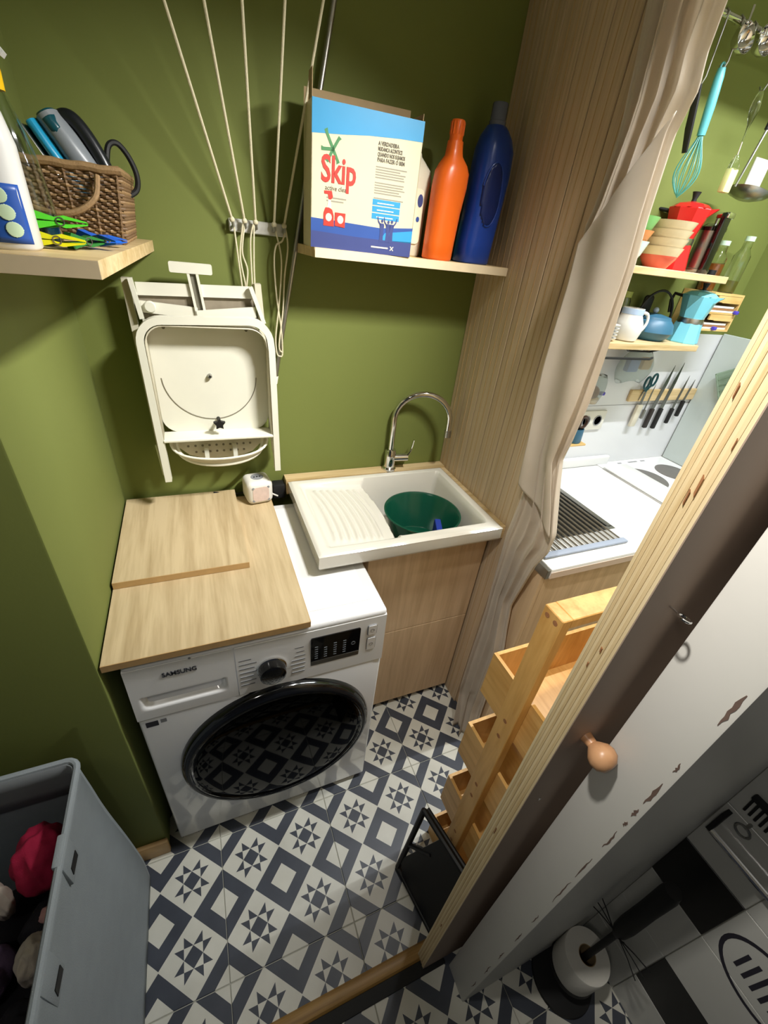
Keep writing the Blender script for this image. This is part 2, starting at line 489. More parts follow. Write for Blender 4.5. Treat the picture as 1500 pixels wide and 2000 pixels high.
for k in range(7):
    z = .782 - k * .0145
    for xs, w in ((.119, (.028, .040, .034, .038, .030, .036, .032)[k]), (.238 + (.012, .016, .012, .004, .002, .006, .004)[k], (.022, .020, .026, .034, .036, .030, .032)[k])):
        bm = BM(); box(bm, (xs, face_y(z) - .0006, z), (xs + w, face_y(z) + .001, z + .0032)); obj('program_text', bm, 'print_grey', cp)
M['logo'] = plain('dark_logo_print', '#3a3d44', .4)
text('brand_text', 'SAMSUNG', .019, 'logo', wm, (-.040, face_y(.797) - .0006, .792), (PI / 2, 0, 0), .0006, width=.070, bold=.0003)
# round door: ring, rim and dark glass bulging forward
dc = (.207, yf, .405)
door = obj('door_ring', (lambda b: (lathe(b, [(.262, .002), (.262, -.010), (.257, -.020), (.247, -.027), (.236, -.028), (.232, -.024), (.232, .002)], dc, 72, axis='y', closed=True), b)[1])(BM()), M['black_gloss'], wm)
M['door_rim'] = plain('dark_chrome_rim', '#23252a', .2, metal=.7, var=.05)
bm = BM(); lathe(bm, [(.259, -.013), (.2585, -.017), (.249, -.0275), (.246, -.029), (.241, -.0287), (.2395, -.027), (.2395, -.013)], dc, 72, axis='y', closed=True); obj('door_rim', bm, 'door_rim', wm)
bm = BM(); prof = [(.2375, -.022)] + [(.2375 * math.cos(a), -.022 - .012 * math.sin(a)) for a in [PI / 2 * k / 8 for k in range(1, 8)]] + [(.0005, -.034)]
lathe(bm, prof, dc, 72, axis='y')
M['door_glass'] = plain('black_door_glass', '#030404', .04, var=.1, spec=.09)
obj('door_glass', bm, 'door_glass', wm)
bm = BM(); prism(bm, rrect(-.098, .630, -.072, .648, .001), 1, yf - .0012, yf + .001); obj('energy_sticker', bm, 'ink', wm)
bm = BM(); prism(bm, rrect(-.067, .636, -.054, .649, .001), 1, yf - .0010, yf + .001); obj('code_sticker', bm, 'print_grey', wm)
bm = BM(); lathe(bm, [(.003, 0), (.003, -.0012), (.0, -.0012)], (.02, yf + .003, .834), 10, axis='y'); obj('panel_pip', bm, 'print_grey', wm)

# ------------------------------------------------------------------ boards on the machine
bm = BM(); box(bm, (-.140, .366, .851), (.288, .968, .869)); o = obj('countertop_board', bm, 'oak_y'); tag(o, 'large oak-look board lying on the washing machine, under the smaller board', 'board')
bm = BM(); box(bm, (-.1402, .3645, .851), (.288, .3662, .869)); box(bm, (.2878, .366, .851), (.2892, .968, .869)); obj('edge_band', bm, 'edge', o)
bm = BM(); box(bm, (-.139, .596, .870), (.178, .985, .888)); o = obj('small_board', bm, 'oak_y'); tag(o, 'smaller oak-look board stacked on the larger board in the corner', 'board')
bm = BM(); box(bm, (-.139, .5945, .870), (.178, .5962, .888)); obj('edge_band', bm, 'edge', o)

# white socket cube and its cord
pc = thing('power_cube', 'white rounded cube power socket standing on the wooden boards', 'power socket', (.248, .942, .87), (0, 0, math.radians(8)))
bm = BM(); rbox(bm, (-.042, -.042, 0), (.042, .042, .082), .019, 5); obj('body', bm, 'white_plastic', pc, local=True)
M['pinkish'] = plain('worn_pink_label', '#d9c2b6', .5, var=.15, scale=80)
bm = BM(); prism(bm, rrect(-.026, .014, .026, .066, .014), 1, -.0428, -.0415); obj('face_plate', bm, 'pinkish', pc, local=True)
for sx in (-1, 1):
    for sz in (-1, 1):
        bm = BM(); lathe(bm, [(.0042, 0), (.0042, -.0012), (.0, -.0012)], (sx * .024, -.0415, .040 + sz * .023), 12, axis='y'); obj('screw', bm, 'print_grey', pc, local=True)
bm = BM(); lathe(bm, [(.020, 0), (.020, .001), (.0, .001)], (0, 0, .0815), 24); so = obj('socket', bm, M['print_grey'], pc, local=True)
for dx in (-.009, 0, .009):
    bm = BM(); cyl(bm, (dx, 0, .0822), (dx, 0, .0836), .0028, 10); obj('socket_hole', bm, 'black_matt', so, local=True)
bm = BM(); tube(bm, spline([(-.03, .035, .012), (-.06, .040, .008), (-.10, .048, .012), (-.13, .052, .02)], 5), .003, 8); obj('cord', bm, 'black_matt', pc, local=True)
bm = BM(); tube(bm, spline([(.040, .01, .014), (.052, 0, .006), (.064, -.012, .003)], 5), .0028, 8); obj('plug_lead', bm, 'white_plastic', pc, local=True)
bm = BM(); rbox(bm, (.300, .955, .851), (.342, .996, .905), .006, 2); o = obj('cable_box', bm, 'black_matt'); tag(o, 'small black plug box in the gap between socket cube and sink', 'plug')

# ------------------------------------------------------------------ utility sink
sk = thing('utility_sink', 'white ceramic laundry sink with ribbed drainer on its left', 'sink', (.65, .74, .87))
sx0, sx1, sy0, sy1, sz = .350, .945, .530, .950, .923
def sink_h(x, y):
    dx = min(x - sx0, sx1 - x); dy = min(y - sy0, sy1 - y)
    z = sz - .006 * (1 - smooth(0, .010, min(dx, dy)))
    zi = sz
    # drainer field
    f = smooth(.028, .048, dy) * smooth(.024, .05, x - sx0)
    div = .594 + .02 * math.sin((y - .53) * 7)
    slope = .012 + .016 * smooth(sx0 + .03, div, x)
    ang = x + .05 * ((y - .70) / .2) ** 2 * .5
    rib = .0075 * (.5 + .5 * math.cos((ang - .40) * 2 * PI / .0235)) * smooth(.055, .075, dy) * smooth(sx0 + .055, sx0 + .075, x) * (1 - smooth(div - .05, div - .02, x))
    z -= f * (slope - rib) * (1 - smooth(div, div + .006, x))
    # basin
    g = smooth(.030, .052, sy1 - y) * smooth(.034, .100, y - sy0) * smooth(.030, .052, sx1 - x) * smooth(div - .004, div + .018, x)
    z -= g * .165
    return z
bm = BM()
NX, NY = 150, 96
g, fs = grid(bm, NX, NY, lambda u, v: (sx0 + (sx1 - sx0) * u, sy0 + (sy1 - sy0) * v, sink_h(sx0 + (sx1 - sx0) * u, sy0 + (sy1 - sy0) * v)))
rim = [g[i][0] for i in range(NX)] + [g[NX - 1][j] for j in range(1, NY)] + [g[i][NY - 1] for i in range(NX - 2, -1, -1)] + [g[0][j] for j in range(NY - 2, 0, -1)]
prev = rim
for z, ins in ((sz - .012, -.001), (.882, .0), (.874, .003), (.872, .012)):
    ring = []
    for v in rim:
        x, y = v.co.x, v.co.y
        cx, cy = (sx0 + sx1) / 2, (sy0 + sy1) / 2
        x += -math.copysign(ins, x - cx) if abs(x - cx) > .29 else 0
        y += -math.copysign(ins, y - cy) if abs(y - cy) > .205 else 0
        ring.append(bm.verts.new((x, y, z)))
    for i in range(len(rim)):
        k = (i + 1) % len(rim); bm.faces.new((prev[i], prev[k], ring[k], ring[i]))
    prev = ring
bmesh.ops.recalc_face_normals(bm, faces=bm.faces)
obj('basin_body', bm, 'ceramic', sk, sm=60)
bm = BM(); lathe(bm, [(.026, 0), (.026, .003), (.018, .004), (.0, .001)], (.765, .72, .759), 24); obj('drain', bm, 'chrome', sk)
# cabinet below it
sc = thing('sink_cabinet', 'oak-look cabinet with two drawers under the white laundry sink', 'cabinet', (.74, .78, 0))
bm = BM(); box(bm, (.522, .614, .06), (.538, .995, .868)); box(bm, (.944, .614, .06), (.958, .995, .868)); box(bm, (.522, .98, .06), (.958, .995, .868)); box(bm, (.522, .614, .06), (.958, .995, .075)); obj('body', bm, 'oak_z', sc)
bm = BM(); box(bm, (.53, .640, 0), (.955, .655, .06)); obj('plinth', bm, 'black_matt', sc)
bm = BM(); rbox(bm, (.524, .596, .030), (.957, .613, .462), .001, 1); obj('drawer_front', bm, 'oak_z', sc)
bm = BM(); rbox(bm, (.524, .596, .465), (.957, .613, .852), .001, 1); obj('drawer_front', bm, 'oak_z', sc)
M['pale_edge'] = plain('pale_edge_band', '#e0cdaa', .4)
bm = BM(); box(bm, (.524, .5955, .852), (.957, .613, .856)); obj('edge_band', bm, 'pale_edge', sc)
bm = BM(); box(bm, (.345, .9535, .868), (.964, .998, .921)); box(bm, (.947, .540, .870), (.964, .9535, .916)); obj('backing_strip', bm, 'oak_x', sc)
# tap
tp = thing('kitchen_tap', 'tall chrome swan-neck mixer tap behind the white laundry sink', 'tap', (.732, .974, .921))
bm = BM(); lathe(bm, [(.026, 0), (.026, .006), (.0225, .010), (.0205, .012), (.0205, .075), (.018, .080), (.0, .081)], (.732, .974, .921), 28); obj('base', bm, 'chrome', tp)
R_ = .094
pts = [(.730, .972, .985), (.730, .972, 1.12)] + [(.730 + R_ - R_ * math.cos(a), .972 - .03 * (1 - math.cos(a)), 1.12 + R_ * math.sin(a)) for a in [PI * k / 16 for k in range(1, 17)]] + [(.918, .910, 1.085)]
bm = BM(); tube(bm, pts, .0105, 14); sp_ = obj('spout', bm, 'chrome', tp)
bm = BM(); cyl(bm, (.918, .910, 1.090), (.9185, .909, 1.066), .0125, 14); obj('nozzle', bm, 'steel', sp_)
bm = BM(); cyl(bm, (.745, .970, .968), (.797, .962, .970), .0145, 16); lv = obj('cartridge', bm, 'chrome', tp)
bm = BM(); tube(bm, spline([(.792, .962, .975), (.806, .960, 1.000), (.812, .957, 1.04)], 4), [.0075, .0072, .007, .0065, .006, .0055, .005, .005, .0045], 10, flat=(1.3, .6)); obj('lever', bm, 'chrome', lv)
# green wash tub in the sink
M['green_plastic'] = plain('dark_green_plastic', '#0f4a37', .22, var=.05)
tub = thing('wash_tub', 'round dark green plastic wash tub standing in the sink', 'tub', (.752, .712, .762))
bm = BM(); lathe(bm, [(.0, .0), (.090, .0), (.094, .004), (.121, .124), (.129, .127), (.130, .132), (.125, .133), (.119, .126), (.092, .008), (.089, .005), (.0, .005)], (.752, .712, .762), 56); tb = obj('bowl', bm, 'green_plastic', tub)
bm = BM(); lathe(bm, [(.1100, .083), (.1094, .083), (.1085, .079), (.1090, .079)], (.752, .712, .762), 56, closed=True); obj('inner_step', bm, 'green_plastic', tub)
M['blue_sponge'] = plain('blue_sponge', '#2540a8', .8, var=.15, scale=200, bump=.6, bscale=500)
bm = BM(); rbox(bm, (-.034, -.011, 0), (.034, .011, .078), .005, 2)
for v in bm.verts: v.co.z += .004 * (math.sin(v.co.x * 90) if v.co.z > .03 else 0)
o = obj('sponge', bm, 'blue_sponge'); o.location = (.812, .690, .7675); o.rotation_euler = (0, 0, 1.22); tag(o, 'blue sponge lying in the green wash tub', 'sponge')

# ------------------------------------------------------------------ right shelf and what stands on it
bm = BM(); prism(bm, [(.392, .995), (.404, .845), (.414, .838), (.964, .838), (.964, .995)], 2, 1.590, 1.611); o = obj('wall_shelf', bm, 'oak_x'); tag(o, 'oak-look wall shelf carrying the detergent box and bottles', 'shelf')
bm = BM(); box(bm, (.404, .8365, 1.5905), (.963, .8382, 1.6105)); obj('edge_band', bm, 'pale_edge', o)
SH = 1.611

# detergent box
dx = thing('detergent_box', 'open blue and cream detergent box with a red word on its front', 'box', (.525, .885, SH), (0, 0, math.radians(-3)))
W, H, Dp = .254, .262, .10
M['card_front'] = plain('cream_print_card', '#d3c9a8', .4, var=.04, scale=8)
M['card_raw'] = plain('raw_cardboard', '#a38c68', .8, var=.1, scale=40)
M['print_blue'] = plain('blue_print', '#2f8fc0', .4, var=.1, scale=10)
M['print_navy'] = plain('navy_print', '#2f4f93', .4, var=.15, scale=12)
M['print_deep'] = plain('deep_violet_print', '#3b4579', .4, var=.12, scale=12)
M['print_red'] = plain('red_print', '#c0392f', .4, var=.08)
M['print_green'] = plain('green_print', '#3f7d49', .5)
M['print_text'] = plain('faded_text_print', '#8f8a7a', .6)
M['print_text_dark'] = plain('dark_text_print', '#5d5748', .6)
M['print_cream'] = plain('cream_print', '#e6ddc0', .5)
bm = BM()
yF = -.045
box(bm, (-W / 2, yF, 0), (W / 2, yF + .0015, H)); box(bm, (-W / 2, yF + Dp - .0015, 0), (W / 2, yF + Dp, H))
box(bm, (-W / 2, yF, 0), (-W / 2 + .0015, yF + Dp, H)); box(bm, (W / 2 - .0015, yF, 0), (W / 2, yF + Dp, H)); box(bm, (-W / 2, yF, 0), (W / 2, yF + Dp, .0015))
obj('carton', bm, 'card_front', dx, local=True, sm=0)
bm = BM(); box(bm, (-W / 2, yF + Dp - .002, H), (W / 2, yF + Dp - .0005, H + .032)); 
obj('flap', bm, 'card_raw', dx, local=True, sm=0)
bm = BM(); box(bm, (-W / 2, yF + .002, H), (-W / 2 + .0015, yF + .040, H + .045)); obj('flap', bm, 'card_raw', dx, local=True, sm=0)
bm = BM(); box(bm, (W / 2 - .0015, yF + .01, H), (W / 2, yF + Dp - .01, H + .014)); obj('flap', bm, 'card_raw', dx, local=True, sm=0)
P_ = lambda bm, pts, k=1: prism(bm, pts, 1, yF - .0003 * k, yF + .0002)
def pbox(nm, a, b, c, d, mt, k=1):
    bm = BM(); P_(bm, [(a, b), (c, b), (c, d), (a, d)], k); return obj(nm, bm, mt, dx, local=True, sm=0)
bm = BM(); P_(bm, [(-W / 2, H), (-W / 2, .206), (-.06, .212), (0, .219), (.07, .224), (W / 2, .226), (W / 2, H)]); obj('top_band', bm, 'print_blue', dx, local=True, sm=0)
bm = BM(); P_(bm, [(-W / 2, .030), (-W / 2, .058), (-.04, .056), (.04, .054), (W / 2, .062), (W / 2, .030)]); obj('sea_band', bm, 'print_navy', dx, local=True, sm=0)
bm = BM(); P_(bm, [(.045, .030), (.055, .045), (W / 2, .056), (W / 2, .030)], 2); obj('sea_glow', bm, 'print_blue', dx, local=True, sm=0)
bm = BM(); P_(bm, [(-W / 2, 0), (-W / 2, .033), (-.02, .030), (.05, .030), (W / 2, .033), (W / 2, 0)], 2); obj('bottom_band', bm, 'print_deep', dx, local=True, sm=0)
text('brand_text', 'Skip', .066, 'print_red', dx, (-.106, yF - .0004, .128), (PI / 2, 0, 0), .0004, width=.080, bold=.0016, local=True)
bm = BM()                                                              # green splash figure over the word
for a, ln in ((118, .036), (55, .026), (182, .026), (-62, .026), (-122, .026)):
    ca, sa = math.cos(math.radians(a)), math.sin(math.radians(a)); px, pz = -sa, ca
    P_(bm, [(-.080 + px * .003, .185 + pz * .003), (-.080 - px * .003, .185 - pz * .003), (-.080 + ca * ln * .8 - px * .002, .185 + sa * ln * .8 - pz * .002), (-.080 + ca * ln - px * .004, .185 + sa * ln - pz * .004), (-.080 + ca * ln + px * .004, .185 + sa * ln + pz * .004)], 2)
obj('splash_mark', bm, 'print_green', dx, local=True, sm=0)
text('sub_text', 'active clean', .0125, 'print_text_dark', dx, (-.096, yF - .0004, .113), (PI / 2, 0, 0), .0003, width=.054, local=True)
for k, w in ((0, .046), (1, .040)):
    pbox('text_line', -.092, .098 - k * .006, -.092 + w, .1005 - k * .006, 'print_text')
for k, s_ in enumerate(('A VERDADEIRA', 'MUDANCA ACONTECE', 'QUANDO NOS SUJAMOS', 'PARA FAZER O BEM')):
    text('headline', s_, .0098, 'print_text_dark', dx, (.022, yF - .0004, .207 - k * .0095), (PI / 2, 0, 0), .0003, width=.050 + .008 * min(k, 2), bold=.0003, local=True)
for k in range(13):
    if k in (5, 11): continue
    pbox('text_line', .020, .168 - k * .0048, .020 + (.076, .060, .074, .070, .072, .0, .072, .070, .075, .062, .068, 0, .074)[k], .1702 - k * .0048, 'print_text')
for k in range(3):
    pbox('blue_bar', .018, .098 - k * .0135, .088, .1095 - k * .0135, 'print_blue', 1)
    pbox('bar_text', .030, .1015 - k * .0135, .072, .1035 - k * .0135, 'print_cream', 2)
# printed spray bottle and packet
bm = BM(); P_(bm, [(-.098, .070), (-.094, .080), (-.086, .0805), (-.078, .077), (-.074, .066), (-.073, .045), (-.098, .045)], 3); obj('printed_bottle', bm, 'print_red', dx, local=True, sm=0)
bm = BM(); P_(bm, [(-.090, .080), (-.088, .095), (-.082, .095), (-.080, .080)], 2); obj('printed_neck', bm, 'print_cream', dx, local=True, sm=0)
bm = BM(); P_(bm, [(-.098, .111), (-.080, .112), (-.077, .101), (-.081, .096), (-.087, .096), (-.089, .105), (-.097, .105)], 2); obj('printed_trigger', bm, 'print_red', dx, local=True, sm=0)
bm = BM(); P_(bm, [(-.071, .047), (-.071, .073), (-.046, .073), (-.047, .045)], 4); obj('printed_packet', bm, 'print_red', dx, local=True, sm=0)
for cx_, cz_ in ((-.086, .062), (-.058, .060)):
    bm = BM(); P_(bm, [(cx_ + .0075 * math.cos(t * PI / 6), cz_ + .008 * math.sin(t * PI / 6)) for t in range(12)], 5); obj('printed_seal', bm, 'pinkish', dx, local=True, sm=0)
# three small silhouettes with raised arms
bm = BM()
for i, (cx_, hh) in enumerate(((.046, .046), (.062, .045), (.071, .046))):
    zb = .026
    P_(bm, [(cx_ - .005, zb), (cx_ + .005, zb), (cx_ + .004, zb + .022), (cx_ + .006, zb + .034), (cx_ + .004, zb + .038), (cx_ - .004, zb + .038), (cx_ - .006, zb + .034), (cx_ - .004, zb + .022)], 3)
    P_(bm, [(cx_ + .003 * math.cos(t * PI / 4), zb + hh - .003 + .0035 * math.sin(t * PI / 4)) for t in range(8)], 3)
    s = -1 if i < 2 else 1
    P_(bm, [(cx_ + s * .003, zb + .036), (cx_ + s * .009, zb + .043), (cx_ + s * .011, zb + .051), (cx_ + s * .013, zb + .050), (cx_ + s * .011, zb + .041), (cx_ + s * .004, zb + .032)], 3)
obj('printed_figures', bm, 'print_deep', dx, local=True, sm=0)
pbox('foot_text', .022, .0125, .066, .0155, 'print_cream', 4)
bm = BM()
for a in (45, 135):
    ca, sa = math.cos(math.radians(a)) * .006, math.sin(math.radians(a)) * .006
    P_(bm, [(.076 - ca - sa * .15, .014 - sa + ca * .15), (.076 - ca + sa * .15, .014 - sa - ca * .15), (.076 + ca + sa * .15, .014 + sa - ca * .15), (.076 + ca - sa * .15, .014 + sa + ca * .15)], 4)
obj('foot_mark', bm, 'print_cream', dx, local=True, sm=0)

def bottle(name, label, loc, rotz, secs, mat, n=28, cat='bottle'):
    """body lofted through sections (z, half width x, half depth y, shift x)"""
    t = thing(name, label, cat, loc, (0, 0, rotz))
    bm = BM(); rings = []
    for z, a, b, s in secs:
        ring = []
        for k in range(n):
            th = 2 * PI * k / n; e = .72
            c, d = math.cos(th), math.sin(th)
            ring.append(bm.verts.new((s + a * math.copysign(abs(c) ** e, c), b * math.copysign(abs(d) ** e, d), z)))
        rings.append(ring)
    for A, B in zip(rings, rings[1:]):
        for k in range(n): bm.faces.new((A[k], A[(k + 1) % n], B[(k + 1) % n], B[k]))
    bm.faces.new(rings[0]); bm.faces.new(rings[-1])
    bmesh.ops.recalc_face_normals(bm, faces=bm.faces)
    obj('body', bm, mat, t, local=True, sm=50)
    return t
M['orange_plastic'] = plain('orange_plastic', '#e0641b', .32, var=.04)
M['blue_plastic'] = plain('royal_blue_plastic', '#1d3f94', .28, var=.05)
M['blue_dark'] = plain('navy_label', '#12265f', .35, var=.15, scale=20)
M['white_bottle'] = plain('white_bottle_plastic', '#d9d3bd', .25, var=.03)
M['frost_cap'] = plain('frosted_cap', '#7d86a0', .25, var=.05, trans=.5)
# orange bottle
ob_ = bottle('detergent_bottle', 'orange plastic bottle between the white and blue bottles', (.758, .885, SH), .1,
    [(0, .036, .028, -.004), (.004, .040, .031, -.004), (.04, .0405, .031, -.003), (.11, .042, .032, 0), (.16, .045, .033, .004), (.19, .043, .033, .006), (.205, .035, .029, .006), (.222, .021, .020, .004), (.235, .0185, .0185, .003), (.250, .0175, .0175, .003), (.252, .0, .0, .003)], 'orange_plastic')
bm = BM(); lathe(bm, [(.0185, .236), (.0185, .242), (.016, .244), (.016, .258), (.0165, .260), (.0165, .286), (.015, .289), (.0, .289)], (.003, 0, 0), 28); cp_ = obj('cap', bm, 'orange_plastic', ob_, local=True)
for k in range(14):
    a = 2 * PI * k / 14; bm = BM(); cyl(bm, (.003 + .0165 * math.cos(a), .0165 * math.sin(a), .262), (.003 + .0165 * math.cos(a), .0165 * math.sin(a), .285), .0014, 6); obj('cap_rib', bm, 'orange_plastic', cp_, local=True)
# blue bottle
bb_ = bottle('detergent_bottle', 'large blue plastic bottle in the shelf corner against the panel', (.880, .900, SH), .08,
    [(0, .046, .036, -.008), (.004, .050, .040, -.008), (.05, .050, .041, -.006), (.12, .050, .041, 0), (.20, .052, .042, .004), (.25, .049, .040, .004), (.275, .040, .034, .002), (.29, .029, .027, 0), (.298, .022, .022, -.002), (.30, .0, .0, -.002)], 'blue_plastic')
bm = BM(); lathe(bm, [(.021, .297), (.021, .306), (.0195, .308), (.0195, .338), (.018, .341), (.0, .341)], (-.002, 0, 0), 26); obj('cap', bm, 'frost_cap', bb_, local=True)
bm = BM()                                                               # sunken grip panel
def lab(u, v):
    x = -.036 + .058 * u; z = .09 + .135 * v
    return (x, -.0425 + .020 * (abs(x + .004) / .05) ** 2.6, z)
pts = []
g, fs = grid(bm, 14, 20, lab)
rem = []
for f in bm.faces:
    c = f.calc_center_median(); 
    if ((c.x + .007) / .029) ** 2 + ((c.z - .157) / .067) ** 2 > 1: rem.append(f)
bmesh.ops.delete(bm, geom=rem, context='FACES'); obj('grip_panel', bm, 'blue_dark', bb_, local=True, solid=.0015)
bm = BM(); pts = []
for k in range(-7, 12):
    a = 2 * PI * k / 24; x = -.007 + .030 * math.cos(a); z = .157 + .068 * math.sin(a); pts.append((x, -.0425 + .020 * (abs(x + .004) / .05) ** 2.6, z))
tube(bm, pts, .0022, 8); obj('grip_rim', bm, 'blue_plastic', bb_, local=True)
# white bottle half hidden by the box
wb_ = bottle('softener_bottle', 'white plastic bottle squeezed between detergent box and orange bottle', (.690, .948, SH), .1,
    [(0, .030, .026, 0), (.004, .034, .03, 0), (.06, .036, .031, .0), (.10, .035, .030, .002), (.13, .038, .032, .002), (.17, .042, .034, .002), (.19, .038, .032, .0), (.205, .026, .025, -.004), (.215, .018, .018, -.006), (.222, .0165, .0165, -.006), (.224, .0, .0, -.006)], 'white_bottle')
bm = BM(); lathe(bm, [(.017, .217), (.017, .226), (.0145, .228), (.0145, .256), (.013, .258), (.0, .258)], (-.006, 0, 0), 24); obj('cap', bm, 'white_bottle', wb_, local=True)
bm = BM(); prism(bm, rrect(-.030, .03, .016, .15, .012), 1, -.0345, -.0295); lb = obj('label', bm, M['print_cream'], wb_, local=True)
bm = BM(); prism(bm, [(.006 + .008 * math.cos(t * PI / 8), .125 + .014 * math.sin(t * PI / 8)) for t in range(16)], 1, -.0352, -.034); obj('label_mark', bm, 'print_deep', lb, local=True)
bm = BM(); prism(bm, [(.004 + .005 * math.cos(t * PI / 8), .085 + .006 * math.sin(t * PI / 8)) for t in range(16)], 1, -.0352, -.034); obj('label_mark', bm, 'print_navy', lb, local=True)
M['teal_plastic'] = plain('teal_plastic', '#1b6a5a', .35)
gb_ = bottle('small_bottle', 'small teal green bottle peeking out behind orange and blue bottles', (.812, .965, SH), 0,
    [(0, .022, .02, 0), (.003, .025, .023, 0), (.08, .025, .023, 0), (.10, .012, .012, 0), (.11, .0, .0, 0)], 'teal_plastic')
bm = BM(); lathe(bm, [(.012, .1), (.012, .125), (.0, .126)], (0, 0, 0), 18); obj('cap', bm, 'white_bottle', gb_, local=True)
# ------------------------------------------------------------------ left shelf and what stands on it
bm = BM(); prism(bm, [(-.144, .40), (.012, .40), (.050, .996), (-.144, .996)], 2, 1.562, 1.584); o = obj('wall_shelf', bm, 'oak_x'); tag(o, 'oak-look corner shelf carrying the wicker basket and spray bottles', 'shelf')
bm = BM(); box(bm, (-.144, .3985, 1.5625), (.0118, .4002, 1.5835)); obj('edge_band', bm, 'pale_edge', o)
SL = 1.584
# white spray bottle with blue label, cut by the picture's left border
M['spray_white'] = plain('white_spray_bottle', '#d5d5d2', .25, var=.03)
M['label_blue'] = plain('blue_label', '#27509f', .35, var=.08, scale=20)
M['label_pale'] = plain('pale_green_label_disc', '#b9cfae', .5, var=.08)
M['label_leaf'] = plain('leaf_green_print', '#6c9a3a', .5)
sb = bottle('spray_bottle', 'white spray bottle with blue label at the left end of corner shelf', (-.097, .470, SL), .0,
    [(0, .034, .026, 0), (.004, .038, .029, 0), (.06, .0385, .029, 0), (.110, .037, .027, .002), (.140, .031, .024, .002), (.160, .022, .019, .0), (.172, .014, .014, -.003), (.174, 0, 0, -.003)], 'spray_white')
bm = BM(); lathe(bm, [(.0155, .170), (.0155, .185), (.012, .188), (.0, .188)], (-.004, 0, 0), 22); obj('collar', bm, 'spray_white', sb, local=True)
bm = BM(); prism(bm, [(-.030, .184), (.010, .184), (.016, .200), (.010, .210), (-.034, .212)], 1, -.010, .010); obj('trigger_head', bm, 'spray_white', sb, local=True)
def wrap(x): return -.0292 + .016 * (abs(x) / .038) ** 3.2
def patch(nm, par, x0, x1, z0, z1, mt, off=.0, clip=None, n=10):
    bm = BM(); grid(bm, n, n, lambda u, v: (x0 + (x1 - x0) * u, wrap(x0 + (x1 - x0) * u) - .0005 - off, z0 + (z1 - z0) * v))
    if clip:
        bmesh.ops.delete(bm, geom=[f for f in bm.faces if not clip(f.calc_center_median())], context='FACES')
    return obj(nm, bm, mt, par, local=True, solid=.0006)
lb = patch('label', sb, .000, .034, .008, .070, 'label_blue')
patch('label', sb, -.034, -.001, .008, .052, 'print_navy')
for k in range(3):
    zc = .058 - k * .0175; xc = .014 + .003 * k
    patch('label_disc', lb, xc - .0085, xc + .0085, zc - .0085, zc + .0085, 'label_pale', .0008, lambda c, xc=xc, zc=zc: (c.x - xc) ** 2 + (c.z - zc) ** 2 < .0083 ** 2, 34)
patch('leaf_print', sb, -.016, .002, .072, .092, 'label_leaf', .0003, lambda c: abs(c.x + .007) < .009 - .4 * abs(c.z - .082), 12)
# clear bottle with yellow head behind it
M['clear_plastic'] = plain('clear_plastic', '#eef4f2', .05, var=.0, trans=1., ior=1.35)
M['teal_liquid'] = plain('dark_teal_liquid', '#12414d', .2)
M['yellow_plastic'] = plain('yellow_plastic', '#e0b412', .35)
cb = thing('spray_bottle', 'clear bottle with dark teal liquid and yellow head beside wicker basket', 'bottle', (-.092, .585, SL))
bm = BM(); lathe(bm, [(.036, 0), (.038, .004), (.037, .05), (.032, .10), (.022, .145), (.014, .170), (.012, .178), (.0112, .178), (.0132, .170), (.0212, .145), (.0312, .10), (.0362, .05), (.0368, .004), (.035, .001)], (-.092, .585, SL), 30, closed=True); obj('bottle', bm, 'clear_plastic', cb)
bm = BM(); lathe(bm, [(.0335, .002), (.0360, .005), (.0356, .040), (.0, .040)], (-.092, .585, SL), 30); obj('liquid', bm, 'teal_liquid', cb)
bm = BM(); lathe(bm, [(.015, .172), (.016, .19), (.015, .215), (.008, .222), (.0, .222)], (-.092, .585, SL), 20); obj('pump_collar', bm, 'yellow_plastic', cb)
bm = BM(); prism(bm, [(-.120, SL + .214), (-.086, SL + .214), (-.070, SL + .205), (-.066, SL + .210), (-.080, SL + .228), (-.118, SL + .232)], 1, .576, .594); obj('spray_nozzle', bm, 'spray_white', cb)
# wicker basket
M['wicker'] = plain('brown_wicker', '#6b5236', .6, var=.35, scale=90, bump=.4, bscale=300)
M['wicker_light'] = plain('pale_wicker', '#8a6e4a', .6, var=.3, scale=90, bump=.4, bscale=300)
wk = thing('wicker_basket', 'brown wicker basket holding the steam iron on the corner shelf', 'basket', (-.058, .852, SL))
bx0, bx1, by0, by1, bh = -.122, .016, .735, .965, .108
def per(t):
    """corner-rounded rectangle walk, t in 0..1"""
    w, d = bx1 - bx0, by1 - by0; L = 2 * (w + d); s = (t % 1) * L
    if s < w: return (bx0 + s, by0, 0, -1)
    s -= w
    if s < d: return (bx1, by0 + s, 1, 0)
    s -= d
    if s < w: return (bx1 - s, by1, 0, 1)
    s -= w
    return (bx0, by1 - s, -1, 0)
NS = 44
for r in range(20):
    z = SL + .005 + r * .0051
    fl = .012 * (z - SL) / bh
    pts = []
    for k in range(NS * 2):
        x, y, nx, ny = per(k / (NS * 2)); o_ = .0026 * (1 if (k + r) % 2 else -1)
        x += (x - (bx0 + bx1) / 2) * fl / .07; y += (y - (by0 + by1) / 2) * fl / .115
        pts.append((x + nx * o_, y + ny * o_, z))
    bm = BM(); tube(bm, pts, .0027, 6, closed=True); obj('weave_row', bm, 'wicker' if r % 3 else 'wicker_light', wk)
for k in range(0, NS, 2):
    x, y, nx, ny = per(k / NS); f = .012
    x2 = x + (x - (bx0 + bx1) / 2) * f / .07; y2 = y + (y - (by0 + by1) / 2) * f / .115
    bm = BM(); cyl(bm, (x, y, SL + .002), (x2, y2, SL + bh), .003, 6); obj('stake', bm, 'wicker', wk)
pts = []
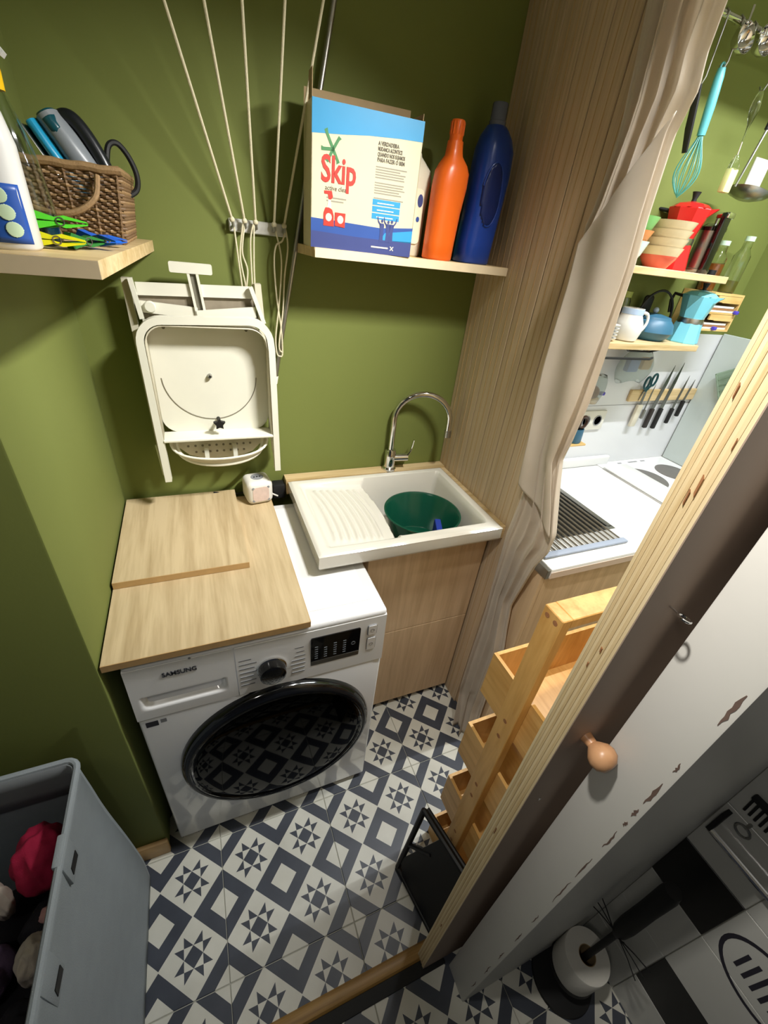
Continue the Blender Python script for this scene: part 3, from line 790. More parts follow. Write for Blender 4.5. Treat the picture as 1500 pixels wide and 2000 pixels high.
for k in range(64):
    x, y, nx, ny = per(k / 64); x += (x - (bx0 + bx1) / 2) * .012 / .07; y += (y - (by0 + by1) / 2) * .012 / .115
    pts.append((x, y, SL + bh + .002 + .001 * math.sin(k * 1.7)))
bm = BM(); tube(bm, pts, .0068, 8, closed=True); obj('rim', bm, 'wicker_light', wk)
bm = BM(); box(bm, (bx0, by0, SL), (bx1, by1, SL + .006)); obj('bottom', bm, 'wicker', wk)
bm = BM(); tube(bm, spline([(-.006, .717, SL + bh - .008), (-.014, .700, SL + .068), (-.045, .690, SL + .045), (-.085, .690, SL + .040), (-.122, .700, SL + .055), (-.135, .717, SL + bh - .008)], 6), .0046, 8); obj('handle', bm, 'wicker_light', wk)
# steam iron standing in the basket, nose up
M['iron_grey'] = plain('iron_grey_plastic', '#7d8388', .35, var=.04)
M['iron_blue'] = plain('iron_bright_blue', '#1f8db5', .3, var=.04)
M['iron_teal'] = plain('iron_dark_teal', '#134852', .25, var=.05)
M['iron_black'] = plain('iron_black', '#15181c', .3, var=.1)
ir = thing('steam_iron', 'grey and turquoise steam iron leaning in the wicker basket', 'iron', (-.058, .850, SL + .146))
ir.rotation_euler = (Matrix.Rotation(math.radians(-10), 3, 'Z') @ Matrix.Rotation(math.radians(150), 3, 'Y') @ Matrix.Rotation(math.radians(180), 3, 'Z')).to_euler(); ir.scale = (.80, .80, .80)
def loft(secs, n=24, e=.8):
    bm = BM(); rings = []
    for z, a, b, sx_, sy_ in secs:
        ring = []
        for k in range(n):
            th = 2 * PI * k / n; c, d = math.cos(th), math.sin(th)
            ring.append(bm.verts.new((sx_ + a * math.copysign(abs(c) ** e, c), sy_ + b * math.copysign(abs(d) ** e, d), z)))
        rings.append(ring)
    for A, B in zip(rings, rings[1:]):
        for k in range(n): bm.faces.new((A[k], A[(k + 1) % n], B[(k + 1) % n], B[k]))
    bm.faces.new(rings[0]); bm.faces.new(rings[-1]); bmesh.ops.recalc_face_normals(bm, faces=bm.faces)
    return bm
# local: +z heel to nose direction, x thickness from sole plate (-x) to handle (+x)
obj('soleplate', loft([(-.05, .004, .050, -.048, 0), (0, .004, .052, -.048, 0), (.08, .004, .040, -.048, 0), (.13, .004, .020, -.048, 0), (.155, .003, .004, -.048, 0)]), 'steel', ir, local=True)
obj('skirt', loft([(-.05, .014, .050, -.030, 0), (0, .014, .051, -.030, 0), (.08, .014, .038, -.030, 0), (.125, .014, .019, -.032, 0), (.148, .010, .005, -.036, 0)]), 'iron_blue', ir, local=True)
obj('water_tank', loft([(-.050, .024, .046, .002, 0), (0, .026, .047, .006, 0), (.06, .028, .039, .006, 0), (.11, .022, .022, -.002, 0), (.135, .012, .008, -.014, 0)]), 'iron_grey', ir, local=True)
obj('tank_window', loft([(-.056, .020, .034, .000, 0), (-.040, .022, .0475, .004, 0), (-.018, .020, .0485, .006, 0), (-.012, .006, .046, .006, 0)]), 'iron_teal', ir, local=True)
bm = BM(); tube(bm, spline([(.010, 0, -.040), (.034, 0, -.036), (.045, 0, -.015), (.047, 0, .03), (.040, 0, .075), (.018, 0, .098)], 6), .0155, 12); obj('handle', bm, 'iron_black', ir, local=True)
bm = BM(); cyl(bm, (.030, 0, .086), (.044, 0, .100), .008, 14); obj('steam_button', bm, 'iron_black', ir, local=True)
bm = BM(); cyl(bm, (-.012, 0, .138), (-.010, 0, .146), .006, 12); obj('spray_jet', bm, 'iron_black', ir, local=True)
bm = BM(); pts = spline([(-.005, .872, 1.700), (.004, .880, 1.738), (.020, .886, 1.746), (.036, .895, 1.728), (.045, .900, 1.700), (.040, .900, 1.675), (.018, .890, 1.660)], 7)
tube(bm, pts, .0052, 8); o = obj('iron_cord', bm, 'black_matt'); tag(o, 'thick black cord looping over the rim of the wicker basket', 'cord')
# clothes pegs lying before the basket
M['peg_green'] = plain('bright_green_plastic', '#4fc02f', .35); M['peg_yellow'] = plain('lemon_plastic', '#d6d416', .35); M['peg_blue'] = plain('cobalt_plastic', '#1456b8', .35)
M['peg_dark'] = plain('dark_green_plastic_peg', '#256b2a', .4)
def peg(label, loc, rz, mt, s=1., tilt=0.):
    t = thing('clothes_peg', label, 'clothes peg', (loc[0], loc[1], loc[2] + .0125 * s), (PI / 2 + tilt, 0, rz), 'plastic clothes pegs on the corner shelf')
    for sgn in (-1, 1):
        bm = BM(); pr_ = [(-.036, .001), (-.030, .011), (-.006, .0045), (.006, .0075), (.034, .002), (.036, .0), (.006, .0025), (-.008, .0)]
        prism(bm, [(x * s, sgn * y * s + sgn * .0005) for x, y in pr_], 2, -.007 * s, .007 * s); obj('jaw', bm, mt, t, local=True, sm=0)
    bm = BM(); lathe(bm, [(.006 * s, -.008 * s), (.006 * s, .008 * s), (.0045 * s, .008 * s), (.0045 * s, -.008 * s)], (0, 0, 0), 16, closed=True); obj('spring', bm, 'steel', t, local=True)
peg('bright green clothes peg on top of the little heap', (-.044, .535, SL + .022), .25, 'peg_green', .95)
peg('bright green clothes peg at the heap\'s left end', (-.066, .552, SL + .020), -.35, 'peg_green', .85)
peg('yellow clothes peg lying under the green pegs', (-.048, .512, SL), .1, 'peg_yellow', .95)
peg('dark green clothes peg between yellow and blue ones', (-.020, .552, SL), .9, 'peg_dark', .9)
peg('blue clothes peg nearest the shelf edge', (-.006, .585, SL), -.6, 'peg_blue', 1.)
peg('blue clothes peg nearest the wicker basket', (-.004, .640, SL), .4, 'peg_blue', .9)

# ------------------------------------------------------------------ folded white stand hanging on the wall
ch = thing('folding_stand', 'folded cream metal stand with tray and black star knob on wall', 'folding stand', (.14, .98, 1.0))
def arc(cx, cz, r, a0, a1, y, n=7): return [(cx + r * math.cos(math.radians(a0 + (a1 - a0) * k / n)), y, cz + r * math.sin(math.radians(a0 + (a1 - a0) * k / n))) for k in range(n + 1)]
yT = .900
fr = [(-.004, yT, .990), (-.008, yT, 1.36)] + arc(.045, 1.372, .053, 180, 90, yT) + arc(.248, 1.378, .053, 90, 0, yT) + [(.303, yT, 1.36), (.308, yT, .998)]
def bar(bm, pts, wx, wy):
    """flat bar of section wx (in the wall plane) by wy (away from the wall), path in the x-z plane"""
    P = [Vector(p) for p in pts]; rings = []
    for i, p in enumerate(P):
        t = (P[min(i + 1, len(P) - 1)] - P[max(i - 1, 0)]).normalized(); nrm = Vector((-t.z, 0, t.x))
        rings.append([bm.verts.new(p + nrm * a * wx / 2 + Vector((0, b * wy / 2, 0))) for a, b in ((1, 1), (1, -1), (-1, -1), (-1, 1))])
    fs = []
    for A, B in zip(rings, rings[1:]):
        for k in range(4): fs.append(bm.faces.new((A[k], A[(k + 1) % 4], B[(k + 1) % 4], B[k])))
    fs += [bm.faces.new(rings[0]), bm.faces.new(rings[-1])]; bmesh.ops.recalc_face_normals(bm, faces=fs)
bm = BM(); bar(bm, fr, .017, .026); obj('front_frame', bm, 'cream_metal', ch, sm=30)
# tray: back plate, side walls and a lower ledge
bm = BM(); prism(bm, rrect(.004, 1.118, .294, 1.412, .045, 6), 1, .944, .948); tr_ = obj('tray_plate', bm, 'cream_metal', ch, sm=30)
wl = [(.003, 0, 1.12), (.003, 0, 1.36)] + arc(.048, 1.368, .045, 180, 90, 0) + arc(.246, 1.368, .045, 90, 0, 0) + [(.295, 0, 1.36), (.295, 0, 1.12)]
bm = BM()
A = [bm.verts.new((p[0], .890, p[2])) for p in wl]; B = [bm.verts.new((p[0], .946, p[2])) for p in wl]
for i in range(len(wl) - 1): bm.faces.new((A[i], A[i + 1], B[i + 1], B[i]))
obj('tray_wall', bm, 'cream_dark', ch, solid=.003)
bm = BM(); rbox(bm, (.002, .884, 1.112), (.297, .948, 1.120), .002, 1); obj('tray_ledge', bm, 'cream_metal', ch)
M['groove'] = plain('dark_groove', '#77715f', .7)
bm = BM(); pts = [(.142 + .122 * math.cos(a), .9435, 1.277 + .122 * math.sin(a)) for a in [math.radians(182 + 176 * k / 30) for k in range(31)]]
tube(bm, pts, .0013, 6); obj('turning_groove', bm, 'groove', tr_)
bm = BM(); lathe(bm, [(.006, 0), (.006, -.008), (.004, -.012), (.0, -.012)], (.141, .944, 1.279), 16, axis='y'); obj('pivot_bolt', bm, 'steel', tr_)
for sx_ in (.045, .245):
    bm = BM(); lathe(bm, [(.004, 0), (.004, -.002), (.0, -.002)], (sx_, .944, 1.400), 12, axis='y'); obj('rivet', bm, 'groove', tr_)
bm = BM(); pts = []
for k in range(10):
    a = math.radians(90 + 36 * k); r_ = .0165 if k % 2 == 0 else .0095
    pts.append((.151 + r_ * math.cos(a), 1.156 + r_ * math.sin(a)))
prism(bm, pts, 1, .893, .906); cyl(bm, (.151, .906, 1.156), (.151, .945, 1.156), .005, 10); obj('star_knob', bm, 'black_matt', ch)
# perforated basket under the ledge
bm = BM(); top_ = 1.112; NB = 30
def bas(u, v):
    a = PI * u
    x = .150 - .135 * math.cos(a) * (1 - .10 * v)
    dpt = .012 + .050 * math.sin(a) ** .6
    z = top_ - (.056 + .026 * v) * math.sin(a) ** .55 - .002
    y = .946 - (dpt) * (1 - .25 * v)
    return (x, y, z)
grid(bm, NB, 10, bas); 
prism(bm, [(.02, 1.11), (.03, 1.075), (.06, 1.045), (.10, 1.03), (.20, 1.03), (.24, 1.045), (.27, 1.075), (.28, 1.11)], 1, .946, .949)
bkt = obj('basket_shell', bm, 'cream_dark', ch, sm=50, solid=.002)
bm = BM(); tube(bm, [bas(k / 20, 0.) for k in range(21)], .0036, 8); obj('basket_rim', bm, 'cream_metal', bkt)
bm = BM(); tube(bm, [(bas(k / 24, 1.)) for k in range(25)], .006, 8); obj('basket_bottom', bm, 'cream_metal', bkt)
for r in range(3):
    for k in range(12):
        x = .040 + k * .0195; z = 1.092 - r * .020
        if abs(x - .147) > .105 - r * .012: continue
        bm = BM(); lathe(bm, [(.0035, 0), (.0035, -.001), (.0, -.001)], (x, .9455, z), 10, axis='y'); obj('perforation', bm, 'groove', bkt)
for x in (.108, .188):
    bm = BM(); box(bm, (x - .006, .915, 1.040), (x + .006, .946, 1.075)); obj('divider', bm, 'cream_metal', bkt)
# upper rack behind the tray
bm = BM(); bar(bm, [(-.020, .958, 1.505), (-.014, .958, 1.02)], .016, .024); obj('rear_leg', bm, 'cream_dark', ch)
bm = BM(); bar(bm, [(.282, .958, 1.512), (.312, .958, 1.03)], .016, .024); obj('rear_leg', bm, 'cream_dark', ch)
bm = BM(); bar(bm, [(-.008, .935, 1.508), (.002, .935, 1.42)], .010, .012); obj('rack_stay', bm, 'cream_metal', ch)
bm = BM(); bar(bm, [(.262, .935, 1.506), (.292, .935, 1.42)], .010, .012); obj('rack_stay', bm, 'cream_metal', ch)
for (xa, za, xb, zb, h, y) in ((.0, 1.484, .268, 1.491, .028, .950), (.0, 1.446, .130, 1.436, .026, .948), (.128, 1.430, .272, 1.446, .026, .940), (.002, 1.408, .285, 1.418, .016, .948)):
    bm = BM(); bar(bm, [(xa, y, za), (xb, y, zb)], h, .006); obj('rack_slat', bm, 'cream_metal', ch, sm=0)
M['rack_brown'] = plain('worn_grey_brown_metal', '#8d8370', .6, var=.2, scale=60)
bm = BM(); prism(bm, [(.0, 1.400), (.282, 1.408), (.268, 1.488), (.0, 1.480)], 1, .956, .959); rp_ = obj('rack_plate', bm, 'rack_brown', ch, sm=0)
for k in range(8):
    bm = BM(); lathe(bm, [(.003, 0), (.003, -.001), (.0, -.001)], (.020 + k * .018, .956, 1.424 + .0006 * k), 10, axis='y'); obj('perforation', bm, 'groove', rp_)
bm = BM(); lathe(bm, [(.013, 0), (.013, -.010), (.011, -.012), (.0, -.012)], (.024, .944, 1.447), 20, axis='y'); obj('pivot_cap', bm, 'cream_metal', ch)
bm = BM(); prism(bm, rrect(.078, 1.525, .174, 1.548, .004, 3), 1, .938, .946); hb = obj('handle_bar', bm, 'cream_metal', ch, sm=0)
for x in (.118, .138):
    bm = BM(); bar(bm, [(x, .944, 1.530), (x + .012, .944, 1.415)], .006, .010); obj('handle_rail', bm, 'cream_metal', hb, sm=0)
M['grey_slot'] = plain('grey_slide', '#6d6a5c', .6)
bm = BM(); bar(bm, [(.128, .948, 1.528), (.140, .948, 1.415)], .013, .004); obj('handle_slide', bm, 'grey_slot', hb, sm=0)
for (xa, xb, z0, z1) in ((-.016, -.003, .998, 1.09), (.304, .318, 1.005, 1.10)):                # feet hinges
    bm = BM(); tube(bm, [(xa, .918, z0), (xa - .006, .926, z1), (xb - .004, .926, z1 + .004), (xb, .918, z0)], .003, 6); obj('foot_wire', bm, 'cream_metal', ch)

# ------------------------------------------------------------------ clothes-airer cleat with its cords, and the rod
cl = thing('airer_cleat', 'metal wall cleat with white cords of the ceiling clothes airer', 'cleat', (.296, .999, 1.635))
bm = BM(); rbox(bm, (.226, .990, 1.620), (.366, .999, 1.648), .002, 1); 
M['cleat'] = plain('worn_white_cleat', '#cfcfc8', .4, metal=.2, var=.25, scale=90); obj('plate', bm, M['cleat'], cl)
rx = [.233, .262, .288, .333, .358]
tops = [(.136, .86, 1.952), (.202, .86, 1.967), (.268, .86, 1.981), (.346, .86, 1.998), (.419, .86, 2.013)]
for i in range(5):
    bm = BM(); tube(bm, [(rx[i], .992, 1.630), (rx[i] + .002, .974, 1.632), (rx[i], .972, 1.646)], .0035, 8); hk = obj('hook', bm, 'alu', cl)
    bm = BM(); ball(bm, (rx[i], .974, 1.645), .0065, n=10); obj('knot', bm, 'rope', cl)
    a = Vector((rx[i], .974, 1.646)); b2 = Vector(tops[i]); d = (b2 - a); e_ = a + d * ((ZC - a.z) / d.z)
    bm = BM(); tube(bm, [a, b2, e_], .0029, 8); obj('cord', bm, 'rope', cl)
for path in ([(.236, .975, 1.640), (.240, .974, 1.58), (.246, .974, 1.50), (.250, .974, 1.46), (.255, .974, 1.50), (.246, .973, 1.57), (.258, .975, 1.64)],
             [(.262, .974, 1.640), (.252, .973, 1.58), (.262, .973, 1.54), (.256, .973, 1.49), (.262, .974, 1.46), (.266, .974, 1.50)],
             [(.282, .974, 1.640), (.273, .973, 1.60), (.272, .973, 1.50), (.274, .973, 1.455)],
             [(.284, .974, 1.640), (.279, .973, 1.56), (.278, .973, 1.50), (.277, .973, 1.455)],
             [(.334, .974, 1.640), (.348, .972, 1.58), (.346, .972, 1.52), (.338, .972, 1.45), (.328, .972, 1.38), (.330, .972, 1.335), (.339, .972, 1.326), (.346, .972, 1.335), (.344, .972, 1.40), (.334, .972, 1.48), (.330, .972, 1.56), (.336, .972, 1.60), (.352, .972, 1.612), (.360, .974, 1.632)],
             [(.360, .974, 1.645), (.366, .972, 1.60), (.356, .972, 1.53), (.350, .972, 1.45), (.338, .972, 1.37), (.338, .972, 1.345), (.346, .972, 1.337)]):
    bm = BM(); tube(bm, spline(path, 6), .0021, 7); obj('cord_loop', bm, 'rope', cl)
rod = thing('pull_rod', 'long thin aluminium rod leaning on the wall beside the cords', 'rod', (.326, .985, 1.244))
a, b2 = Vector((.326, .984, 1.262)), Vector((.474, .984, 2.057)); e_ = a + (b2 - a) * ((2.36 - a.z) / (b2.z - a.z))
bm = BM(); cyl(bm, a, e_, .0062, 14); obj('tube', bm, 'alu', rod)
bm = BM(); cyl(bm, a + (a - b2).normalized() * .018, a + (b2 - a).normalized() * .004, .0078, 14); obj('end_cap', bm, 'white_plastic', rod)

# ------------------------------------------------------------------ linen curtain
def curtain_material():
    m, nt, b = _new('beige_linen')
    tc = _n(nt, 'ShaderNodeTexCoord')
    no = _n(nt, 'ShaderNodeTexNoise'); no.inputs['Scale'].default_value = 9; no.inputs['Detail'].default_value = 5
    wv = _n(nt, 'ShaderNodeTexNoise'); wv.inputs['Scale'].default_value = 700
    for n in (no, wv): nt.links.new(tc.outputs['Object'], n.inputs['Vector'])
    c = _mixcol(nt, no.outputs[0], lin('#cfc2b0'), lin('#e4d9c9'))
    nt.links.new(c, b.inputs['Base Color']); b.inputs['Roughness'].default_value = .85
    bp = _n(nt, 'ShaderNodeBump'); bp.inputs['Strength'].default_value = .3; bp.inputs['Distance'].default_value = .001
    nt.links.new(wv.outputs[0], bp.inputs['Height']); nt.links.new(bp.outputs[0], b.inputs['Normal'])
    tr = _n(nt, 'ShaderNodeBsdfTranslucent'); nt.links.new(c, tr.inputs[0])
    mx = _n(nt, 'ShaderNodeMixShader'); mx.inputs[0].default_value = .32
    out = nt.nodes['Material Output']
    nt.links.new(b.outputs[0], mx.inputs[1]); nt.links.new(tr.outputs[0], mx.inputs[2]); nt.links.new(mx.outputs[0], out.inputs[0])
    return m
M['linen'] = curtain_material()
CL = [(2.42, .575), (2.05, .571), (1.963, .558), (1.867, .548), (1.753, .557), (1.716, .566), (1.598, .548), (1.413, .535), (1.232, .508), (1.073, .498), (.913, .512), (.836, .508), (.592, .496), (.342, .498), (.148, .499), (.06, .47), (.0, .45)]
CRt = [(2.42, .43), (2.014, .422), (1.957, .421), (1.912, .411), (1.855, .424), (1.735, .414), (1.651, .403), (1.474, .394), (1.371, .390), (1.278, .396), (1.218, .403), (1.143, .377), (1.027, .333), (.96, .336), (.90, .36), (.80, .380), (.70, .400), (.60, .385), (.50, .365), (.33, .366), (.184, .359), (.08, .352), (.0, .345)]
def cur(u, v):
    z = 2.42 * (1 - v) + .004 * v
    yl, yr = lerp(CL, z), lerp(CRt, z)
    y = yl + (yr - yl) * u
    amp = .016 + .012 * smooth(2.2, 1.4, z) if z > 1.4 else .028 - .010 * smooth(1.3, .8, z)
    ph = u * 2 * PI * 3.4 + .9 * math.sin(z * 2.1) + .5 * math.sin(z * 5 + u * 3)
    x = .942 + amp * (.55 * math.sin(ph) + .25 * math.sin(ph * 2.3 + 1.2 + z)) + .010 * math.sin(z * 3.3) * u
    y += .008 * math.cos(ph) * math.sin(PI * u) * (1 if z > .2 else 1.6)
    if z < .14: x -= .030 * (1 - z / .14) * (.4 + .6 * abs(math.sin(ph * .5))); y -= .03 * (1 - z / .14) * u
    x = min(x, .962) if y > .525 else x
    return (x, y, z)
bm = BM(); grid(bm, 84, 190, cur); bmesh.ops.recalc_face_normals(bm, faces=bm.faces)
ct = thing('curtain', 'long beige linen curtain hanging gathered between laundry corner and kitchen', 'curtain', (.942, .46, 0))
obj('cloth', bm, 'linen', ct, sm=80, solid=.0012)
# flap of cloth folded over at shoulder height
def flap(u, v):
    z0 = 1.90 - .20 * (1 - u) - .02; zb = 1.03 + .08 * (1 - u)
    z = z0 + (zb - z0) * v
    yl = lerp(CL, z) - .012; yr = lerp(CRt, z) - .006
    y = yl + (yr - yl) * u
    x = .918 - .010 * math.sin(PI * v) + .012 * math.sin(u * 7 + z * 4) * (.35 + .65 * v) + .010 * math.sin(z * 11 + u * 2.2) * v * u
    return (x, y, z)
bm = BM(); grid(bm, 40, 90, flap); bmesh.ops.recalc_face_normals(bm, faces=bm.faces); obj('folded_flap', bm, 'linen', ct, sm=80, solid=.0012)

# ------------------------------------------------------------------ plywood sliding door
pd = thing('sliding_door', 'plywood sliding door with brown face seen edge-on beside the white jamb', 'door', (.85, -.14, 0))
dy0, dy1, npl = -.155, -.123, 9
for k in range(npl):
    a = dy0 + .0012 + (dy1 - dy0 - .0012) * k / npl; b2 = dy0 + .0012 + (dy1 - dy0 - .0012) * (k + 1) / npl
    bm = BM(); off = (.0006, .0, .001, .0002, .0009, .0, .0008, .0003, .0)[k]
    box(bm, (.480 + off, a, .010), (1.30, b2 - .0001, 2.05)); obj('ply', bm, 'ply' if k % 2 == 0 else 'ply_dark', pd, sm=0)
bm = BM(); box(bm, (.4805, dy0, .010), (1.30, dy0 + .0012, 2.05)); obj('front_face', bm, 'brown_paint', pd, sm=0)
M['knot'] = plain('plywood_void', '#9a6a45', .8, var=.3, scale=200)
for y, z, h_, w_ in ((-.143, 1.505, .020, .0015), (-.139, 1.492, .015, .0011), (-.141, 1.300, .008, .0015), (-.136, 1.27, .007, .001), (-.139, .84, .02, .001), (-.14, .33, .015, .0012), (-.132, 1.58, .012, .0008), (-.150, 1.545, .010, .0006)):
    bm = BM(); prism(bm, [(y - w_ * .5, z - h_ / 2), (y + w_ * .6, z - h_ / 3), (y + w_, z + h_ / 2), (y - w_ * .3, z + h_ / 3)], 0, .4788, .4802); obj('edge_void', bm, 'knot', pd, sm=0)
bm = BM(); lathe(bm, [(.0085, 0), (.0075, -.006), (.0070, -.011), (.011, -.015), (.0165, -.021), (.0185, -.028), (.0165, -.036), (.010, -.042), (.0, -.0435)], (.527, dy0, 1.128), 30, axis='y'); obj('knob', bm, 'beech', pd)
bm = BM(); cyl(bm, (.524, dy0 + .002, 1.368), (.524, dy0 - .010, 1.367), .0012, 8)
pts = [(.524 + .0062 * math.cos(a), dy0 - .016 - .0062 * math.sin(a), 1.367 - .002 * math.cos(a)) for a in [2 * PI * k / 20 for k in range(20)]]
tube(bm, pts, .0014, 8, closed=True); obj('screw_eye', bm, 'chrome', pd)
bm = BM(); lathe(bm, [(.0028, 0), (.0028, -.001), (.0, -.001)], (.512, dy0, .965), 10, axis='y'); obj('nail_head', bm, 'chrome', pd)

# ------------------------------------------------------------------ bamboo bin trolley
ct_ = thing('bamboo_rack', 'bamboo storage rack with four open bins behind the plywood door', 'storage rack', (.79, .02, 0))
px0, px1, bx1_ = .618, .640, .965
for x0_ in (px0, bx1_ + .002):
    bm = BM(); rbox(bm, (x0_, .000, 0), (x0_ + .022, .045, 1.150), .0015, 1); po = obj('post', bm, 'bamboo', ct_)
    if x0_ == px0:
        for z in (1.135, .83, .775, .56, .505, .295, .24, .06):
            for y in ((.013, .033) if z > 1.1 else (.0225,)):
                bm = BM(); lathe(bm, [(.0052, 0), (.0052, -.0006), (.0, -.0006)], (px0, y, z), 14, axis='x'); obj('screw_hole', bm, M['knot'], po)
bm = BM(); rbox(bm, (px1, .000, 1.128), (bx1_ + .002, .045, 1.150), .0015, 1); obj('handle_bar', bm, 'bamboo', ct_)
for zt in (.910, .642, .374, .115):
    b_h = .115 if zt < .2 else .135; yb_, yf_ = .130, -.088; th = .008
    bm = BM()
    box(bm, (px1, yf_, zt - b_h), (px1 + th, yb_, zt)); bn = obj('bin_side', bm, 'bamboo_y', ct_, sm=0)
    bm = BM(); box(bm, (bx1_ - th, yf_, zt - b_h), (bx1_, yb_, zt)); obj('bin_side', bm, 'bamboo_y', ct_, sm=0)
    bm = BM(); box(bm, (px1 + th, yb_ - th, zt - b_h), (bx1_ - th, yb_, zt)); obj('bin_back', bm, 'bamboo', ct_, sm=0)
    bm = BM(); box(bm, (px1 + th, yf_, zt - b_h), (bx1_ - th, yf_ + th, zt - .035)); obj('bin_front', bm, 'bamboo', ct_, sm=0)
    bm = BM(); box(bm, (px1 + th, yf_ + th, zt - b_h), (bx1_ - th, yb_ - th, zt - b_h + .007)); obj('bin_floor', bm, 'bamboo_y', ct_, sm=0)
M['garlic'] = plain('garlic_skin', '#e3cd9e', .6, var=.1, scale=60)
gl = thing('onion', 'pale onion lying in the second bamboo bin', 'onion', (.690, -.040, .514))
bm = BM(); lathe(bm, [(.0, 0), (.016, .003), (.029, .018), (.031, .034), (.024, .050), (.010, .060), (.006, .070), (.0, .071)], (.690, -.040, .514), 22); obj('bulb', bm, 'garlic', gl)
M['onion2'] = plain('yellow_onion_skin', '#c9924a', .5, var=.15, scale=60)

# ------------------------------------------------------------------ black folded step stool leaning against the rack
M['stool'] = plain('black_plastic', '#101113', .5, var=.2, scale=60)
st = thing('step_stool', 'black folded step stool leaning on the bamboo rack', 'step stool', (.53, 0, 0))
A0, B0 = Vector((.504, .072, .008)), Vector((.560, .098, .290))
D0, C0 = Vector((.535, -.098, .008)), Vector((.598, -.085, .290))
def L(a, b, t): return a + (b - a) * t
for a, b2, nm in ((A0, B0, 'leg'), (D0, C0, 'leg'), (B0, C0, 'top_rail'), (A0, D0, 'foot_rail')):
    bm = BM(); tube(bm, [a, b2], .0085, 8); obj(nm, bm, 'stool', st)
E0, F0 = L(B0, C0, .42), L(A0, D0, .36)
bm = BM(); tube(bm, [L(A0, B0, .42), L(E0, F0, .30)], .007, 8); obj('cross_bar', bm, 'stool', st)
bm = BM()
q = [L(A0, B0, .16), L(A0, D0, .18), D0, C0, E0, L(E0, L(A0, B0, .16), .55)]
n_ = (B0 - A0).cross(D0 - A0).normalized() * .004
va = [bm.verts.new(p + n_) for p in q]; vb = [bm.verts.new(p - n_) for p in q]
bm.faces.new(va); bm.faces.new(vb[::-1])
for i in range(len(q)): bm.faces.new((va[i], vb[i], vb[(i + 1) % len(q)], va[(i + 1) % len(q)]))
bmesh.ops.recalc_face_normals(bm, faces=bm.faces); obj('step_plate', bm, 'stool', st, sm=0)
bm = BM(); tube(bm, [L(B0, C0, .0) + Vector((.012, 0, .0)), L(B0, C0, 1.) + Vector((.012, 0, 0))], .006, 8); obj('hinge_rail', bm, 'stool', st)

# ------------------------------------------------------------------ laundry hamper and clothes
M['hamper'] = plain('grey_hamper_fabric', '#8b9296', .75, var=.08, scale=25, bump=.3, bscale=400)
M['hamper_in'] = plain('grey_lining', '#777b7d', .85, var=.1, scale=30)
hp = thing('laundry_hamper', 'grey fabric laundry hamper full of clothes in the corner', 'hamper', (-.36, .11, 0))
hx0, hx1, hy0, hy1, hz = -.56, -.196, -.145, .318, .690
def ham(u, v, ins=0.):
    P = rrect(hx0 + ins, hy0 + ins, hx1 - ins, hy1 - ins, .022, 4); P = P + [P[0]]
    s = u * (len(P) - 1); i = min(int(s), len(P) - 2); f = s - i
    x = P[i][0] + (P[i + 1][0] - P[i][0]) * f; y = P[i][1] + (P[i + 1][1] - P[i][1]) * f
    z = hz * v
    k = .014 * math.sin(PI * v) * math.sin(PI * (y - hy0) / (hy1 - hy0)) * (1 if x > -.38 else -1)
    fold = .005 * math.sin(14 * y + 9 * z) * smooth(.0, .2, v) * smooth(1., .75, v)
    x -= (k + fold) * (1 if abs(x - hx1) < .05 or abs(x - hx0) < .05 else 0)
    if x > -.3: x -= .012 * smooth(.4, 1., v)
    y -= .020 * smooth(.3, 1., v) * (1 if y > .1 else 0)
    return (x, y, z)
bm = BM(); grid(bm, 100, 26, lambda u, v: ham(u, v * .998 + .002)); obj('side_cloth', bm, 'hamper', hp, sm=50, solid=.003)
bm = BM(); tube(bm, [ham(k / 100, 1.) for k in range(100)], .0062, 8, closed=True); obj('rim', bm, 'hamper', hp)
bm = BM(); box(bm, (hx0 + .01, hy0 + .01, .002), (hx1 - .01, hy1 - .01, .008)); obj('bottom', bm, 'hamper_in', hp)
bm = BM(); grid(bm, 60, 4, lambda u, v: ham(.02 + u * .96, 1. - .16 * v, .006)); obj('lining', bm, 'hamper_in', hp, sm=50, solid=.002)
for yy, zz in ((.135, .655), (-.020, .640)):
    P0 = (hx1 - .012, yy, zz)
    bm = BM(); rbox(bm, (hx1 - .022, yy - .030, zz - .045), (hx1 - .0085, yy + .022, zz + .042), .003, 2); tbm = obj('handle_tab', bm, 'hamper', hp)
    bm = BM(); prism(bm, [(yy - .020, zz - .030), (yy + .012, zz - .034), (yy + .014, zz - .016), (yy - .016, zz - .012)], 0, hx1 - .0088, hx1 - .0070); obj('handle_slot', bm, 'black_matt', tbm)
import mathutils
def garment(label, c, r, mt, seed, rot=0., amp=.35):
    bm = BM(); bmesh.ops.create_icosphere(bm, subdivisions=5, radius=1.)
    for v in bm.verts:
        n = mathutils.noise.noise(v.co * 1.6 + Vector((seed, 0, 0))); n2 = mathutils.noise.noise(v.co * 4.2 + Vector((0, seed, 3)))
        rid = 1 - abs(mathutils.noise.noise(Vector((v.co.x * 2.0, v.co.y * 2.0, v.co.z * .6)) + Vector((3, seed, 1)))) * 2
        k = 1 + amp * n + .03 * n2 + .12 * rid
        v.co = Vector((v.co.x * r[0] * k, v.co.y * r[1] * k, v.co.z * r[2] * k))
    o = obj('garment', bm, mt, sm=180); o.location = c; o.rotation_euler = (0, 0, rot)
    return tag(o, label, 'clothing', 'clothes in the hamper')
M['g_red'] = plain('crimson_cotton', '#a8173f', .85, var=.12, scale=40, bump=.3, bscale=500)
M['g_dark'] = plain('charcoal_cotton', '#1d1c22', .9, var=.2, scale=40, bump=.3, bscale=500)
M['g_white'] = plain('offwhite_cotton', '#b9ae9f', .9, var=.1, scale=30, bump=.3, bscale=500)
